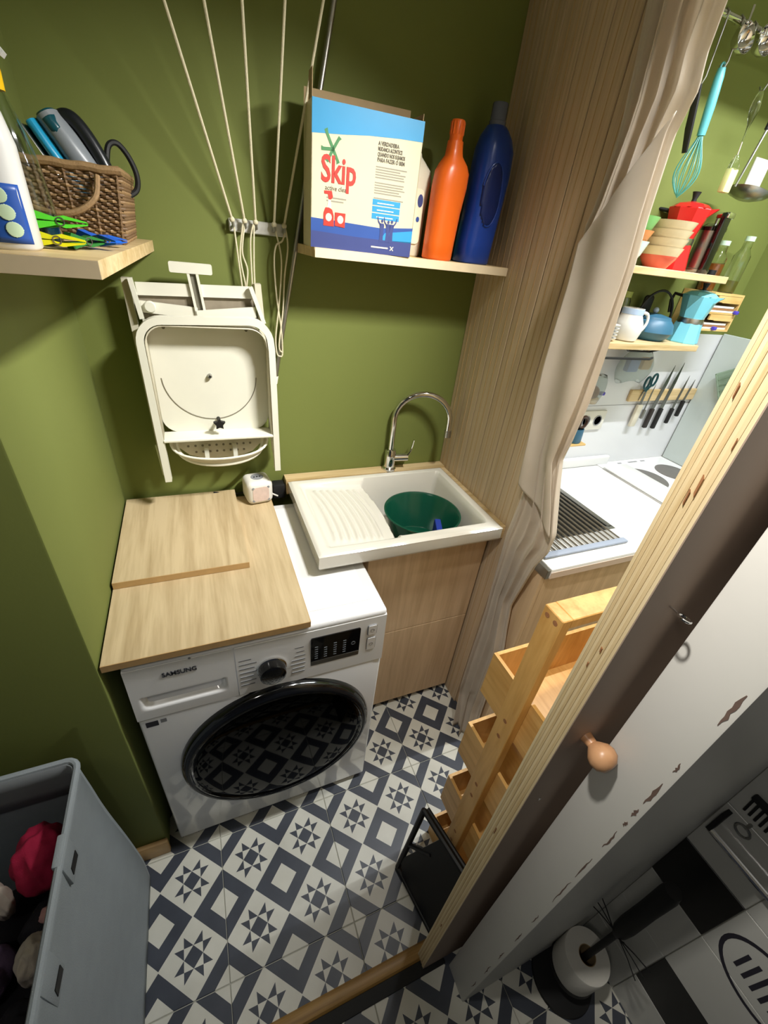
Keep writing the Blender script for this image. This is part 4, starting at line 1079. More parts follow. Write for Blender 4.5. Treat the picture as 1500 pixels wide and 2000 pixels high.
M['g_mauve'] = plain('mauve_cotton', '#6d5a78', .9, var=.12, scale=30, bump=.3, bscale=500)
M['g_pale'] = plain('pale_lilac_satin', '#a9a6c6', .45, var=.1, scale=30)
M['g_pink'] = plain('dusty_pink_cotton', '#b58a86', .9, var=.1, scale=30)
garment('dark clothes filling the bottom of the hamper', (-.385, .08, .25), (.115, .17, .22), 'g_dark', 1, 0, .1)
garment('crimson red garment at the back of the hamper', (-.290, .205, 0.530), (.048, .052, .070), 'g_red', 2, .2, .12)
garment('black garment beside the red one in the hamper', (-.285, .110, 0.465), (.038, .036, .045), 'g_dark', 8, .4, .2)
garment('off-white sock standing up beside the red garment', (-.345, .150, 0.545), (.015, .024, .055), 'g_white', 4, .3, .15)
garment('mauve garment in the middle of the hamper', (-.368, .065, 0.485), (.040, .042, .055), 'g_mauve', 5, 0, .2)
garment('shiny pale lilac garment at the left of the hamper', (-.395, -.045, 0.515), (.050, .060, .060), 'g_pale', 6, .3, .2)
garment('grey white garment against the hamper\'s right side', (-.275, .050, 0.515), (.026, .032, .045), 'g_white', 7, 0, .2)
garment('navy black garment in the front of the hamper', (-.300, -.030, 0.445), (.050, .045, .055), 'g_dark', 11, 0, .2)
garment('beige garment at the front end of the hamper', (-.290, -.095, 0.545), (.044, .028, .045), 'g_white', 9, 0, .2)
garment('dusty pink scrap between the dark clothes', (-.258, .105, 0.533), (.018, .014, .010), 'g_pink', 10, 0, .2)

# ------------------------------------------------------------------ bathroom corner
M['paper'] = plain('toilet_paper', '#d6d3c9', .9, var=.04, scale=50, bump=.3, bscale=300)
sx_, sy_ = .836, -.300
ts = thing('toilet_roll_stand', 'black floor stand with whisker wires carrying a toilet roll', 'toilet roll stand', (sx_, sy_, 0))
bm = BM(); lathe(bm, [(.0, 0), (.078, 0), (.080, .004), (.078, .012), (.05, .016), (.0, .017)], (sx_, sy_, 0), 40); obj('base', bm, 'black_matt', ts)
bm = BM(); cyl(bm, (sx_, sy_, .015), (sx_, sy_, .42), .007, 14); obj('pole', bm, 'black_matt', ts)
bm = BM(); lathe(bm, [(.0, .385), (.010, .388), (.016, .41), (.018, .45), (.017, .55), (.018, .64), (.015, .66), (.0, .662)], (sx_, sy_, 0), 22); fg = obj('upper_body', bm, 'black_matt', ts)
bm = BM(); ball(bm, (sx_ - .006, sy_ - .018, .402), .003, n=8); obj('nose', bm, 'steel', fg)
for s in (-1, 1):
    for k in (-1, 0, 1):
        a = Vector((sx_ - .012, sy_ + s * .008, .405)); b2 = a + Vector((-.006, s * (.066 - .004 * abs(k)), .036 * k + .012))
        bm = BM(); tube(bm, [a, (a + b2) / 2 + Vector((0, 0, .003)), b2], .0013, 6); obj('whisker', bm, 'black_matt', fg)
tr2 = thing('toilet_roll', 'white toilet roll threaded on the black floor stand', 'toilet roll', (sx_, sy_, .105))
bm = BM(); lathe(bm, [(.021, 0), (.054, 0), (.0555, .003), (.0555, .097), (.054, .100), (.021, .100)], (sx_, sy_, .105), 48, closed=True); rl = obj('paper', bm, 'paper', tr2)
bm = BM(); lathe(bm, [(.0212, .0005), (.0195, .0005), (.0195, .0995), (.0212, .0995)], (sx_, sy_, .105), 32, closed=True); obj('core', bm, 'card_raw', tr2)
bm = BM(); lathe(bm, [(.0, .090), (.056, .090), (.058, .094), (.056, .103), (.0, .104)], (sx_, sy_, 0), 36); obj('roll_plate', bm, 'black_matt', ts)
# steel towel rail with a frame on the tiled wall
rl2 = thing('towel_rail', 'chrome bar with hook mounted on the dark bathroom tiles', 'towel rail', (.955, -.33, .735))
bm = BM(); tube(bm, [(.940, -.258, .738), (.940, -.46, .734)], .006, 10); obj('bar', bm, 'chrome', rl2)
bm = BM(); box(bm, (.934, -.262, .738), (.955, -.254, .80)); obj('bracket', bm, 'black_matt', rl2)
bm = BM(); tube(bm, [(.942 + .0, -.288 + .012 * math.cos(a), .800 + .012 * math.sin(a)) for a in [2 * PI * k / 18 for k in range(18)]], .0022, 8, closed=True); obj('ring', bm, 'steel', rl2)
bm = BM(); cyl(bm, (.955, -.288, .814), (.940, -.288, .812), .003, 8); obj('ring_stud', bm, 'steel', rl2)
br = thing('bath_brush', 'black comb-like brush hanging on the bathroom tiles above the bar', 'brush', (.95, -.30, .86))
bm = BM(); rbox(bm, (.940, -.355, .872), (.952, -.262, .884), .003, 2); obj('back', bm, 'black_matt', br)
for k in range(10):
    y = -.266 - k * .0092; bm = BM(); cyl(bm, (.946, y, .874), (.944, y - .002, .838), .0022, 6); obj('bristle', bm, 'black_matt', br)
# ------------------------------------------------------------------ unseen lamp housing, added so its tray shades the near floor
wl_ = thing('added_lamp_housing', 'unseen metal lamp housing added to shade the near floor', 'lamp', (.80, .13, 2.20))
bm = BM(); rbox(bm, (.52, .05, 2.030), (1.06, .193, 2.036), .001, 1); obj('lower_tray', bm, 'alu', wl_)
bm = BM(); rbox(bm, (.52, .05, 2.036), (1.06, .056, 2.230), .001, 1); obj('back_plate', bm, 'alu', wl_)
bm = BM(); rbox(bm, (.52, .05, 2.224), (1.06, .22, 2.230), .001, 1); obj('upper_tray', bm, 'alu', wl_)
for x in (.60, .98):
    bm = BM(); cyl(bm, (x, .13, 2.229), (x, .13, ZC), .004, 8); obj('hanger', bm, 'alu', wl_)
# ------------------------------------------------------------------ kitchen: added lamp channel, worktop and units
lm_ = thing('added_lamp_channel', 'unseen metal lamp channel added to cut light off the upper walls', 'lamp', (1.55, .28, 2.28))
bm = BM(); box(bm, (1.05, .215, 2.280), (2.05, .345, 2.286)); box(bm, (1.05, .215, 2.247), (2.05, .219, 2.286)); box(bm, (1.05, .341, 2.250), (2.05, .345, 2.286)); box(bm, (1.05, .215, 2.100), (1.054, .345, 2.286)); box(bm, (2.046, .215, 2.247), (2.05, .345, 2.286)); obj('channel', bm, 'alu', lm_, sm=0)  # unseen lips and long left end, added to keep upper walls dark
for x in (1.2, 1.9):
    bm = BM(); cyl(bm, (x, .28, 2.285), (x, .28, ZC), .003, 8); obj('hanger', bm, 'alu', lm_)
M['worktop'] = plain('white_worktop', '#e9e9e6', .22, var=.015, scale=5)
M['worktop_edge'] = plain('worktop_edge', '#d8c3b2', .4, var=.03)
M['splash'] = plain('white_splashback', '#dcdde0', .25, var=.03, scale=4)
M['glass_panel'] = plain('grey_green_back_glass', '#b9c2bd', .08, var=.05, scale=3, coat=.6)
wt = thing('kitchen_worktop', 'white kitchen worktop with sink cut-out beyond the curtain', 'worktop', (1.55, .62, .86))
zt, zb_ = .900, .866
bm = BM()
rbox(bm, (.985, .335, zb_), (2.145, .470, zt), .003, 2); box(bm, (.985, .470, zb_), (1.030, .80, zt)); box(bm, (1.350, .470, zb_), (2.145, .80, zt)); box(bm, (.985, .80, zb_), (2.145, .895, zt)); obj('slab', bm, 'worktop', wt)
bm = BM(); box(bm, (.986, .3338, zb_ - .0005), (2.145, .3352, .888)); obj('front_edge', bm, 'worktop_edge', wt)
bm = BM(); rbox(bm, (.972, .337, zb_ - .002), (.986, .62, .897), .001, 1); obj('end_cap', bm, M['steel'], wt)
bs = thing('splashback', 'white splashback panel on the kitchen wall behind the knives', 'splashback', (1.57, .895, .9))
bm = BM(); box(bm, (.993, .893, .901), (2.149, .899, 1.455)); pnl = obj('panel', bm, 'splash', bs)
bm = BM(); box(bm, (.993, .8925, 1.168), (2.149, .8932, 1.170)); obj('joint', bm, 'grey_line', bs)
bm = BM(); rbox(bm, (1.10, .870, .901), (1.760, .892, .942), .006, 3); ur = obj('upstand', bm, M['white_enamel'], bs); 
gp = thing('glass_splash', 'grey glass panel on the kitchen side wall beside the hob', 'glass panel', (2.147, .6, .9))
bm = BM(); rbox(bm, (2.140, .10, .902), (2.149, .888, 1.462), .002, 1); obj('pane', bm, 'glass_panel', gp)
# stainless sink with roll-up rack
ks = thing('kitchen_sink', 'steel inset sink in the white kitchen worktop', 'sink', (1.19, .64, .72))
bm = BM(); x0_, x1_, y0_, y1_, z0_ = 1.030, 1.350, .470, .80, .73
box(bm, (x0_, y0_, z0_), (x1_, y1_, z0_ + .004)); box(bm, (x0_, y0_, z0_), (x0_ + .003, y1_, zt - .004)); box(bm, (x1_ - .003, y0_, z0_), (x1_, y1_, zt - .004)); box(bm, (x0_, y0_, z0_), (x1_, y0_ + .003, zt - .004)); box(bm, (x0_, y1_ - .003, z0_), (x1_, y1_, zt - .004)); obj('bowl', bm, M['steel'], ks, sm=0)
bm = BM(); 
box(bm, (x0_ - .014, y0_ - .014, zt), (x1_ + .014, y0_ + .003, zt + .002)); box(bm, (x0_ - .014, y1_ - .003, zt), (x1_ + .014, y1_ + .014, zt + .002)); box(bm, (x0_ - .014, y0_, zt), (x0_ + .003, y1_, zt + .002)); box(bm, (x1_ - .006, y0_, zt), (x1_ + .014, y1_, zt + .002)); obj('rim', bm, M['steel'], ks, sm=0)
rk = thing('drying_rack', 'roll-up steel rod drying rack laid across the kitchen sink', 'drying rack', (1.16, .55, zt))
M['grey_silicone'] = plain('grey_blue_silicone', '#9aa3b3', .6)
for k in range(15):
    x = 1.005 + k * .0225; bm = BM(); cyl(bm, (x, .392, zt + .0065), (x, .735, zt + .0065), .0034, 8); obj('rod', bm, M['steel'], rk)
for yy in (.378, .735):
    bm = BM(); rbox(bm, (.992, yy, zt + .0021), (1.335, yy + .022, zt + .0108), .003, 2); obj('end_strip', bm, 'grey_silicone', rk)
# hob
hb_ = thing('hob', 'white hob with two grey round hotplates in the worktop corner', 'hob', (1.93, .68, zt))
bm = BM(); rbox(bm, (1.70, .36, zt), (2.125, .875, zt + .004), .0015, 1); pl = obj('hob_plate', bm, M['white_enamel'], hb_)
M['hotplate'] = plain('grey_hotplate', '#6c6864', .45, var=.1, scale=60)
for x, y, r in ((1.822, .718, .090), (2.020, .738, .074), (1.822, .47, .074), (2.020, .49, .090)):
    bm = BM(); lathe(bm, [(r, 0), (r, .003), (r - .004, .0045), (.0, .0045)], (x, y, zt + .003), 44); obj('hotplate', bm, 'hotplate', hb_)
for x, w in ((1.815, .022), (1.880, .055), (1.960, .026)):
    bm = BM(); box(bm, (x, .858, zt + .0035), (x + w, .866, zt + .0048)); obj('vent_slot', bm, 'grey_line', hb_)
bm = BM(); rbox(bm, (1.695, .37, zt + .0085), (1.834, .835, zt + .0145), .002, 2); cbm = BM(); o = obj('chopping_board', bm, 'worktop'); cbm.free(); tag(o, 'white board lying over the left part of the hob', 'chopping board')
for x in (1.71, 1.82):
    for y in (.40, .80):
        bm = BM(); cyl(bm, (x, y, zt + .004), (x, y, zt + .009), .006, 10); obj('foot', bm, 'white_plastic', o)
# base units
ku = thing('kitchen_unit', 'oak-look kitchen base unit with drawer front under the worktop', 'cabinet', (1.2, .62, 0))
bm = BM(); box(bm, (.9755, .352, .0), (.990, .895, .862)); obj('side_panel', bm, 'oak_z', ku)
bm = BM(); box(bm, (.990, .372, .08), (1.445, .385, .11)); box(bm, (.990, .88, .08), (1.445, .895, .72)); box(bm, (1.430, .372, .08), (1.445, .895, .865)); obj('carcass', bm, 'oak_z', ku)
bm = BM(); rbox(bm, (.992, .354, .10), (1.443, .371, .853), .001, 1); obj('drawer_front', bm, 'oak_z', ku)
bm = BM(); box(bm, (.992, .40, 0), (1.445, .41, .08)); obj('plinth', bm, 'black_matt', ku)
M['oven_grey'] = plain('grey_oven_front', '#b8b3a8', .4, var=.04)
ov = thing('oven_unit', 'pale grey appliance front beside the oak-look base unit', 'oven', (1.75, .6, 0))
bm = BM(); rbox(bm, (1.450, .358, .08), (2.04, .89, .855), .003, 2); obj('body', bm, 'oven_grey', ov)
bm = BM(); rbox(bm, (1.455, .350, .74), (2.035, .358, .845), .002, 1); cpn = obj('fascia', bm, M['white_enamel'], ov)
for k in range(4):
    bm = BM(); lathe(bm, [(.018, 0), (.017, -.016), (.0, -.017)], (1.55 + .12 * k, .350, .79), 20, axis='y'); obj('oven_knob', bm, 'steel', cpn)

# ------------------------------------------------------------------ kitchen shelves
def kshelf(label, z0, z1, x1):
    bm = BM(); rbox(bm, (1.0, .720, z0), (x1, .897, z1), .0015, 1); o = obj('wall_shelf', bm, 'oak_x'); tag(o, label, 'shelf', )
    return o
kshelf('upper kitchen shelf of pale wood with stacked bowls', 1.636, 1.656, 1.742)
lo_ = kshelf('lower kitchen shelf of pale wood with jug and teapot', 1.424, 1.444, 1.757)
ZU, ZL = 1.656, 1.444
# hooks under the lower shelf
hk_ = thing('shelf_hook', 'black bent-wire hanger rack screwed under the lower kitchen shelf', 'hanger', (1.45, .74, 1.41))
bm = BM(); tube(bm, [(1.312, .726, 1.424), (1.312, .726, 1.404), (1.318, .726, 1.396), (1.545, .726, 1.394), (1.556, .726, 1.399)], .0038, 8); obj('front_bar', bm, 'black_matt', hk_)
bm = BM(); tube(bm, [(1.43, .735, 1.424), (1.52, .80, 1.404), (1.63, .80, 1.402), (1.585, .735, 1.424)], .0032, 8); obj('rear_loop', bm, 'black_matt', hk_)

def bowl(label, loc, r, h, mt_out, mt_in=None, band=None, group='bowls stacked on the upper kitchen shelf'):
    t = thing('bowl', label, 'bowl', loc, group=group)
    pr_ = [(.0, 0), (r * .5, 0), (r * .55, h * .06), (r * .80, h * .45), (r * .97, h * .93), (r, h), (r * .97, h), (r * .93, h * .9), (r * .74, h * .45), (r * .48, h * .1), (.0, h * .09)]
    bm = BM(); lathe(bm, pr_, loc, 32); obj('shell', bm, mt_out, t)
    if band:
        bm = BM(); lathe(bm, [(r * .505, -.0004), (r * .556, h * .06), (r * .806, h * .45), (r * .86, h * .60), (r * .855, h * .60), (r * .795, h * .45), (r * .545, h * .06), (r * .495, .0002)], loc, 32, closed=True); obj('glaze_band', bm, band, t)
    return t
M['cream_glaze'] = plain('cream_glaze', '#d9c8a4', .25, var=.05); M['coral_glaze'] = plain('coral_glaze', '#d5604c', .25, var=.05)
M['green_glaze'] = plain('leaf_green_glaze', '#7bb56a', .25, var=.05); M['orange_glaze'] = plain('pale_orange_glaze', '#d98f55', .25); M['mint_glaze'] = plain('mint_white_glaze', '#c4dcd6', .25)
for k in range(4):
    bowl(('coral and cream bowl at the bottom of the right-hand stack', 'cream bowl second from the bottom of the right-hand stack', 'cream bowl third from the bottom of the right-hand stack', 'cream bowl topmost of the right-hand stack')[k],
         (1.462, .780, ZU + k * .0215), .062 + .003 * k, .055, 'cream_glaze', None, 'coral_glaze' if k == 0 else None)
bowl('mint white bowl at the bottom of the left-hand stack', (1.328, .790, ZU), .058, .06, 'mint_glaze')
bowl('orange-rimmed bowl in the left-hand stack', (1.328, .790, ZU + .036), .060, .05, 'orange_glaze')
bowl('leaf green bowl topmost of the left-hand stack', (1.330, .790, ZU + .064), .062, .055, 'green_glaze')

def moka(name, label, loc, mt, s, rot):
    t = thing(name, label, 'coffee pot', loc, (0, 0, rot))
    def oct_(secs, n=8):
        bm = BM(); rings = [[bm.verts.new((r * math.cos(2 * PI * (k + .5) / n), r * math.sin(2 * PI * (k + .5) / n), z)) for k in range(n)] for r, z in secs]
        for A, B in zip(rings, rings[1:]):
            for k in range(n): bm.faces.new((A[k], A[(k + 1) % n], B[(k + 1) % n], B[k]))
        bm.faces.new(rings[0]); bm.faces.new(rings[-1]); bmesh.ops.recalc_face_normals(bm, faces=bm.faces); return bm
    obj('boiler', oct_([(.052 * s, 0), (.053 * s, .003), (.042 * s, .064 * s)]), mt, t, local=True, sm=20)
    bm = BM(); lathe(bm, [(.040 * s, .063 * s), (.041 * s, .072 * s), (.040 * s, .080 * s)], (0, 0, 0), 24); obj('collar', bm, 'steel', t, local=True)
    obj('upper_jug', oct_([(.039 * s, .080 * s), (.056 * s, .148 * s), (.055 * s, .150 * s)]), mt, t, local=True, sm=20)
    bm = BM(); lathe(bm, [(.054 * s, .150 * s), (.040 * s, .160 * s), (.010 * s, .166 * s), (.0, .166 * s)], (0, 0, 0), 8); obj('lid', bm, mt, t, local=True, sm=20)
    bm = BM(); lathe(bm, [(.007 * s, .164 * s), (.006 * s, .172 * s), (.011 * s, .188 * s), (.0, .189 * s)], (0, 0, 0), 12); obj('lid_knob', bm, 'black_matt', t, local=True)
    bm = BM(); tube(bm, [(-.050 * s, 0, .142 * s), (-.082 * s, 0, .146 * s), (-.086 * s, 0, .125 * s), (-.076 * s, 0, .085 * s)], .0075 * s, 10, flat=(1.2, .7)); obj('handle', bm, 'black_matt', t, local=True)
    bm = BM(); prism(bm, [(.044 * s, .128 * s), (.070 * s, .152 * s), (.050 * s, .150 * s)], 1, -.010 * s, .010 * s); obj('spout', bm, mt, t, local=True, sm=0)
    return t
M['red_enamel'] = plain('red_enamel', '#c1201f', .25, var=.04); M['sky_enamel'] = plain('sky_blue_enamel', '#78c6d8', .3, var=.03)
moka('moka_pot', 'red octagonal moka pot behind the bowls on the upper shelf', (1.585, .832, ZU), 'red_enamel', 1.10, -1.0)
moka('moka_pot', 'light blue octagonal moka pot at the end of the lower shelf', (1.742, .782, ZL), 'sky_enamel', 1.0, -1.2)
# black press behind
fp = thing('coffee_press', 'black and steel coffee press on the upper kitchen shelf', 'coffee press', (1.665, .800, ZU))
bm = BM(); lathe(bm, [(.036, 0), (.038, .006), (.038, .012), (.036, .014), (.036, .118), (.034, .120), (.0, .120)], (1.702, .815, ZU), 28); obj('beaker', bm, 'steel', fp)
bm = BM(); lathe(bm, [(.038, .118), (.038, .128), (.022, .138), (.0, .139)], (1.702, .815, ZU), 28); obj('lid', bm, 'black_gloss', fp)
bm = BM(); rbox(bm, (1.662, .764, ZU), (1.694, .780, ZU + .165), .004, 2); obj('handle', bm, 'black_gloss', fp)
bm = BM(); cyl(bm, (1.702, .815, ZU + .138), (1.702, .815, ZU + .168), .004, 10); obj('plunger', bm, 'steel', fp)
bm = BM(); rbox(bm, (1.668, .760, ZU + .150), (1.700, .800, ZU + .166), .003, 2); obj('clamp', bm, 'chrome', fp)
# lower shelf: jug, teapot, jars, plates
M['stoneware'] = plain('grey_white_stoneware', '#d7d6d0', .3, var=.05, scale=40)
jg = thing('jug', 'small white jug with pale blue neck on the lower shelf', 'jug', (1.440, .775, ZL))
bm = BM(); lathe(bm, [(.0, 0), (.034, 0), (.040, .004), (.047, .030), (.044, .055), (.033, .078), (.033, .098), (.031, .098), (.030, .079), (.041, .055), (.0, .012)], (1.440, .775, ZL), 30); obj('pot', bm, 'stoneware', jg)
M['pale_blue'] = plain('pale_blue_glaze', '#a8bdd8', .3)
bm = BM(); lathe(bm, [(.0335, .080), (.0338, .097), (.0330, .097), (.0328, .080)], (1.440, .775, ZL), 30, closed=True); obj('blue_neck', bm, 'pale_blue', jg)
bm = BM(); tube(bm, spline([(1.470, .772, ZL + .086), (1.500, .766, ZL + .082), (1.508, .764, ZL + .055), (1.494, .766, ZL + .028), (1.478, .770, ZL + .020)], 5), .0052, 10); obj('handle', bm, 'stoneware', jg)
M['petrol'] = plain('petrol_blue_iron', '#33637e', .4, var=.06)
tpt = thing('teapot', 'petrol blue teapot with tall black hoop handle on lower shelf', 'teapot', (1.595, .815, ZL))
bm = BM(); lathe(bm, [(.0, 0), (.052, 0), (.066, .010), (.078, .028), (.072, .052), (.060, .066), (.0, .070)], (1.595, .815, ZL), 36); obj('pot', bm, 'petrol', tpt)
bm = BM(); lathe(bm, [(.060, .064), (.056, .074), (.020, .082), (.0, .083)], (1.595, .815, ZL), 32); ld = obj('lid', bm, 'petrol', tpt)
bm = BM(); ball(bm, (1.595, .815, ZL + .092), .0095, n=14); obj('lid_knob', bm, 'pale_blue', ld)
bm = BM(); tube(bm, [(1.595 + .084 * math.cos(a), .815, ZL + .060 + .092 * math.sin(a)) for a in [PI * k / 24 for k in range(25)]], .0038, 8); obj('hoop_handle', bm, 'black_matt', tpt)
bm = BM(); tube(bm, [(1.535, .79, ZL + .03), (1.512, .775, ZL + .045), (1.498, .77, ZL + .068)], [.013, .010, .007], 12); obj('spout', bm, 'petrol', tpt)
bm = BM(); rbox(bm, (1.580, .855, ZL), (1.622, .872, ZL + .132), .010, 3); o = obj('salt_mill', bm, 'black_matt'); tag(o, 'tall rounded black holder standing behind the teapot', 'holder')
M['red_lid'] = plain('red_lid', '#b5443e', .4, var=.2, scale=80); M['green_lid'] = plain('green_lid', '#8f9a4a', .4, var=.2, scale=80)
M['spice'] = plain('dark_spice', '#3b2a1c', .8, var=.3, scale=150)
for k, (x, lidm, nm) in enumerate(((1.335, 'red_lid', 'first spice jar from the curtain, red lid, lower shelf'), (1.385, 'red_lid', 'second spice jar from the curtain, red lid, lower shelf'), (1.437, 'green_lid', 'third spice jar from the curtain, green lid, lower shelf'), (1.487, 'green_lid', 'spice jar nearest the teapot, green lid, lower shelf'))):
    j = thing('spice_jar', nm, 'jar', (x, .866, ZL), group='spice jars on the lower kitchen shelf')
    bm = BM(); lathe(bm, [(.021, 0), (.023, .004), (.023, .108), (.018, .118), (.018, .124), (.0, .124)], (x, .866, ZL), 22); obj('glass', bm, 'glass', j)
    bm = BM(); lathe(bm, [(.019, .002), (.0212, .005), (.0212, .055 + .01 * k), (.0, .056 + .01 * k)], (x, .866, ZL), 20); obj('spice', bm, 'spice', j)
    bm = BM(); lathe(bm, [(.0205, .120), (.0205, .138), (.0, .139)], (x, .866, ZL), 22); obj('lid', bm, lidm, j)
for k in range(5):
    bm = BM(); z = ZL + .0005 + k * .0095
    lathe(bm, [(.0, 0), (.020, 0), (.040, .006), (.042, .010), (.040, .010), (.020, .003), (.0, .003)], (1.342, .772, z), 32)
    o = obj('saucer', bm, 'stoneware'); tag(o, ('lowest saucer of the little stack beside the jug', 'second saucer from the bottom of the little stack', 'third saucer from the bottom of the little stack', 'fourth saucer from the bottom of the little stack', 'topmost saucer of the little stack beside the jug')[k], 'saucer', 'saucers on the lower kitchen shelf')
# wooden organiser with drawers on the wall, jars on it
M['pine'] = wood('pale_pine', '#d9b878', '#c29a58', (1.2, 12, 12), .5, 3)
og = thing('desk_organiser', 'pale pine organiser with open compartments on the kitchen wall', 'organiser', (1.865, .83, 1.48))
ox0, ox1, oy0, oz0, oz1 = 1.802, 1.968, .778, 1.485, 1.608
bm = BM(); box(bm, (ox0, oy0, oz1 - .007), (ox1, .897, oz1)); obj('top', bm, 'pine', og, sm=0)
bm = BM(); box(bm, (ox0, oy0, oz0), (ox1, .897, oz0 + .006)); obj('bottom', bm, 'pine', og, sm=0)
for x in (ox0, ox1 - .007):
    bm = BM(); box(bm, (x, oy0, oz0 + .006), (x + .007, .897, oz1 - .007)); obj('side', bm, 'pine', og, sm=0)
bm = BM(); box(bm, (ox0 + .007, oy0, 1.541), (ox1 - .007, .897, 1.547)); obj('shelf', bm, 'pine', og, sm=0)
for z in (1.580, 1.522):
    bm = BM(); prism(bm, [(ox0 + .03, z + .020), (ox0 + .03, z), (ox0 + .06, z), (ox0 + .06, z - .002), (ox1 - .008, z - .002), (ox1 - .008, z + .020)], 1, oy0, oy0 + .006); obj('compartment_front', bm, 'pine', og, sm=0)
M['paper_w'] = plain('white_paper', '#d8d6cf', .7)
for z, nm in ((1.5476, 'upper'), (1.4915, 'lower')):
    for k in range(3):
        bm = BM(); box(bm, (ox0 + .020, oy0 + .004, z + k * .007), (ox1 - .014 - .004 * k, .88, z + k * .007 + .0062)); o = obj('notebook', bm, M['paper_w'] if k % 2 == 0 else M['knot'], sm=0)
        tag(o, ('lowest', 'middle', 'topmost')[k] + ' notebook in the ' + nm + ' compartment of the pine organiser', 'notebook', 'notebooks in the pine organiser')
M['violet'] = plain('violet_cap', '#4a3fb0', .4)
for (x, z) in ((1.948, 1.545), (1.868, 1.489)):
    bm = BM(); rbox(bm, (x, oy0 - .012, z), (x + .016, oy0 + .002, z + .012), .003, 2); obj('violet_stop', bm, 'violet', og)
M['amber'] = plain('amber_contents', '#8a4a12', .3, var=.2, scale=60)
def jar(label, x, y, z, r, h, fill, lid, mt='amber'):
    j = thing('storage_jar', label, 'jar', (x, y, z))
    bm = BM(); lathe(bm, [(r * .93, 0), (r, .005), (r, h * .72), (r * .55, h * .86), (r * .5, h), (.0, h)], (x, y, z), 24); obj('glass', bm, 'glass', j)
    bm = BM(); lathe(bm, [(r * .85, .003), (r * .93, .006), (r * .93, h * fill), (.0, h * fill + .001)], (x, y, z), 22); obj('contents', bm, mt, j)
    bm = BM(); lathe(bm, [(r * .58, h), (r * .58, h + .014), (.0, h + .015)], (x, y, z), 20); obj('lid', bm, lid, j)
M['white_lid'] = plain('pale_green_lid', '#bcd1bb', .4)
jar('glass bottle of amber oil with pale lid beside the upper shelf', 1.868, .868, 1.608, .027, .140, .60, 'white_lid')
jar('squat jar of amber honey on the pine organiser near shelf end', 1.828, .842, 1.608, .022, .050, .7, 'black_matt')
M['oil'] = plain('pale_olive_oil', '#8f8a3c', .2, trans=.5)
jar('tall clear bottle of pale oil at the end of pine organiser', 1.930, .830, 1.608, .026, .160, .25, 'white_lid', 'oil')
# magnetic knife bar
kb = thing('knife_bar', 'oak magnetic bar on the kitchen wall holding the knives', 'knife bar', (1.93, .885, 1.21))
bm = BM(); rbox(bm, (1.735, .879, 1.186), (2.138, .8922, 1.234), .002, 1); obj('bar', bm, M['oak_x'], kb)
M['blade'] = plain('knife_steel', '#8c8b88', .22, metal=1., var=.06); M['ivory'] = plain('ivory_handle', '#d3ccb9', .4); M['dark_handle'] = plain('dark_wood_handle', '#2a2320', .5, var=.2, scale=60)
def knife(label, x, zt_, zh, zb2, bw, hw, mt, lean=.0):
    t = thing('kitchen_knife', label, 'knife', (x, .876, zh), group='knives on the magnetic bar')
    bm = BM(); prism(bm, [(x - bw / 2, zh), (x + bw / 2, zh), (x + bw / 2 + lean, zh + (zt_ - zh) * .6), (x + bw * .35 + lean, zt_), (x - bw * .35 + lean, zh + (zt_ - zh) * .65)], 1, .8768, .8785); obj('blade', bm, 'blade', t, sm=0)
    bm = BM(); rbox(bm, (x - hw / 2, .870, zb2), (x + hw / 2, .8835, zh), .003, 2); obj('handle', bm, mt, t)
knife('long kitchen knife with dark brown handle, left of the pair', 1.900, 1.335, 1.152, 1.066, .022, .020, 'dark_handle', .012)
knife('long kitchen knife with black handle, right of the pair', 1.955, 1.346, 1.152, 1.060, .022, .019, 'black_matt', .006)
knife('small knife with black handle, second from the glass panel', 2.029, 1.293, 1.150, 1.081, .014, .015, 'black_matt', .006)
knife('small knife with black handle nearest the glass panel', 2.077, 1.276, 1.183, 1.112, .013, .016, 'black_matt', .006)
knife('broad tool with ivory handle beside the scissors', 1.812, 1.240, 1.172, 1.077, .014, .030, 'ivory')
knife('slim steel with pale edge between ivory and brown handles', 1.852, 1.258, 1.150, 1.110, .008, .012, 'steel')
M['teal_handle'] = plain('dark_teal_handle', '#16454b', .35)
sci = thing('scissors', 'scissors with dark teal loops on the magnetic bar', 'scissors', (1.80, .872, 1.25))
for s in (-1, 1):
    cx_, cz_ = 1.805 + s * .017, 1.272 + s * .006
    bm = BM(); tube(bm, [(cx_ + .013 * math.cos(a), .870, cz_ + .024 * math.sin(a)) for a in [2 * PI * k / 20 for k in range(20)]], .0042, 8, closed=True); tube(bm, [(cx_ - s * .004, .870, cz_ - .022), (1.798, .870, 1.232)], .004, 8); lp = obj('loop', bm, 'teal_handle', sci)
    bm = BM(); prism(bm, [(1.794, 1.238), (1.802, 1.238), (1.786 + s * .003, 1.190)], 1, .8745 + s * .001, .8762 + s * .001); obj('blade', bm, 'blade', sci, sm=0)
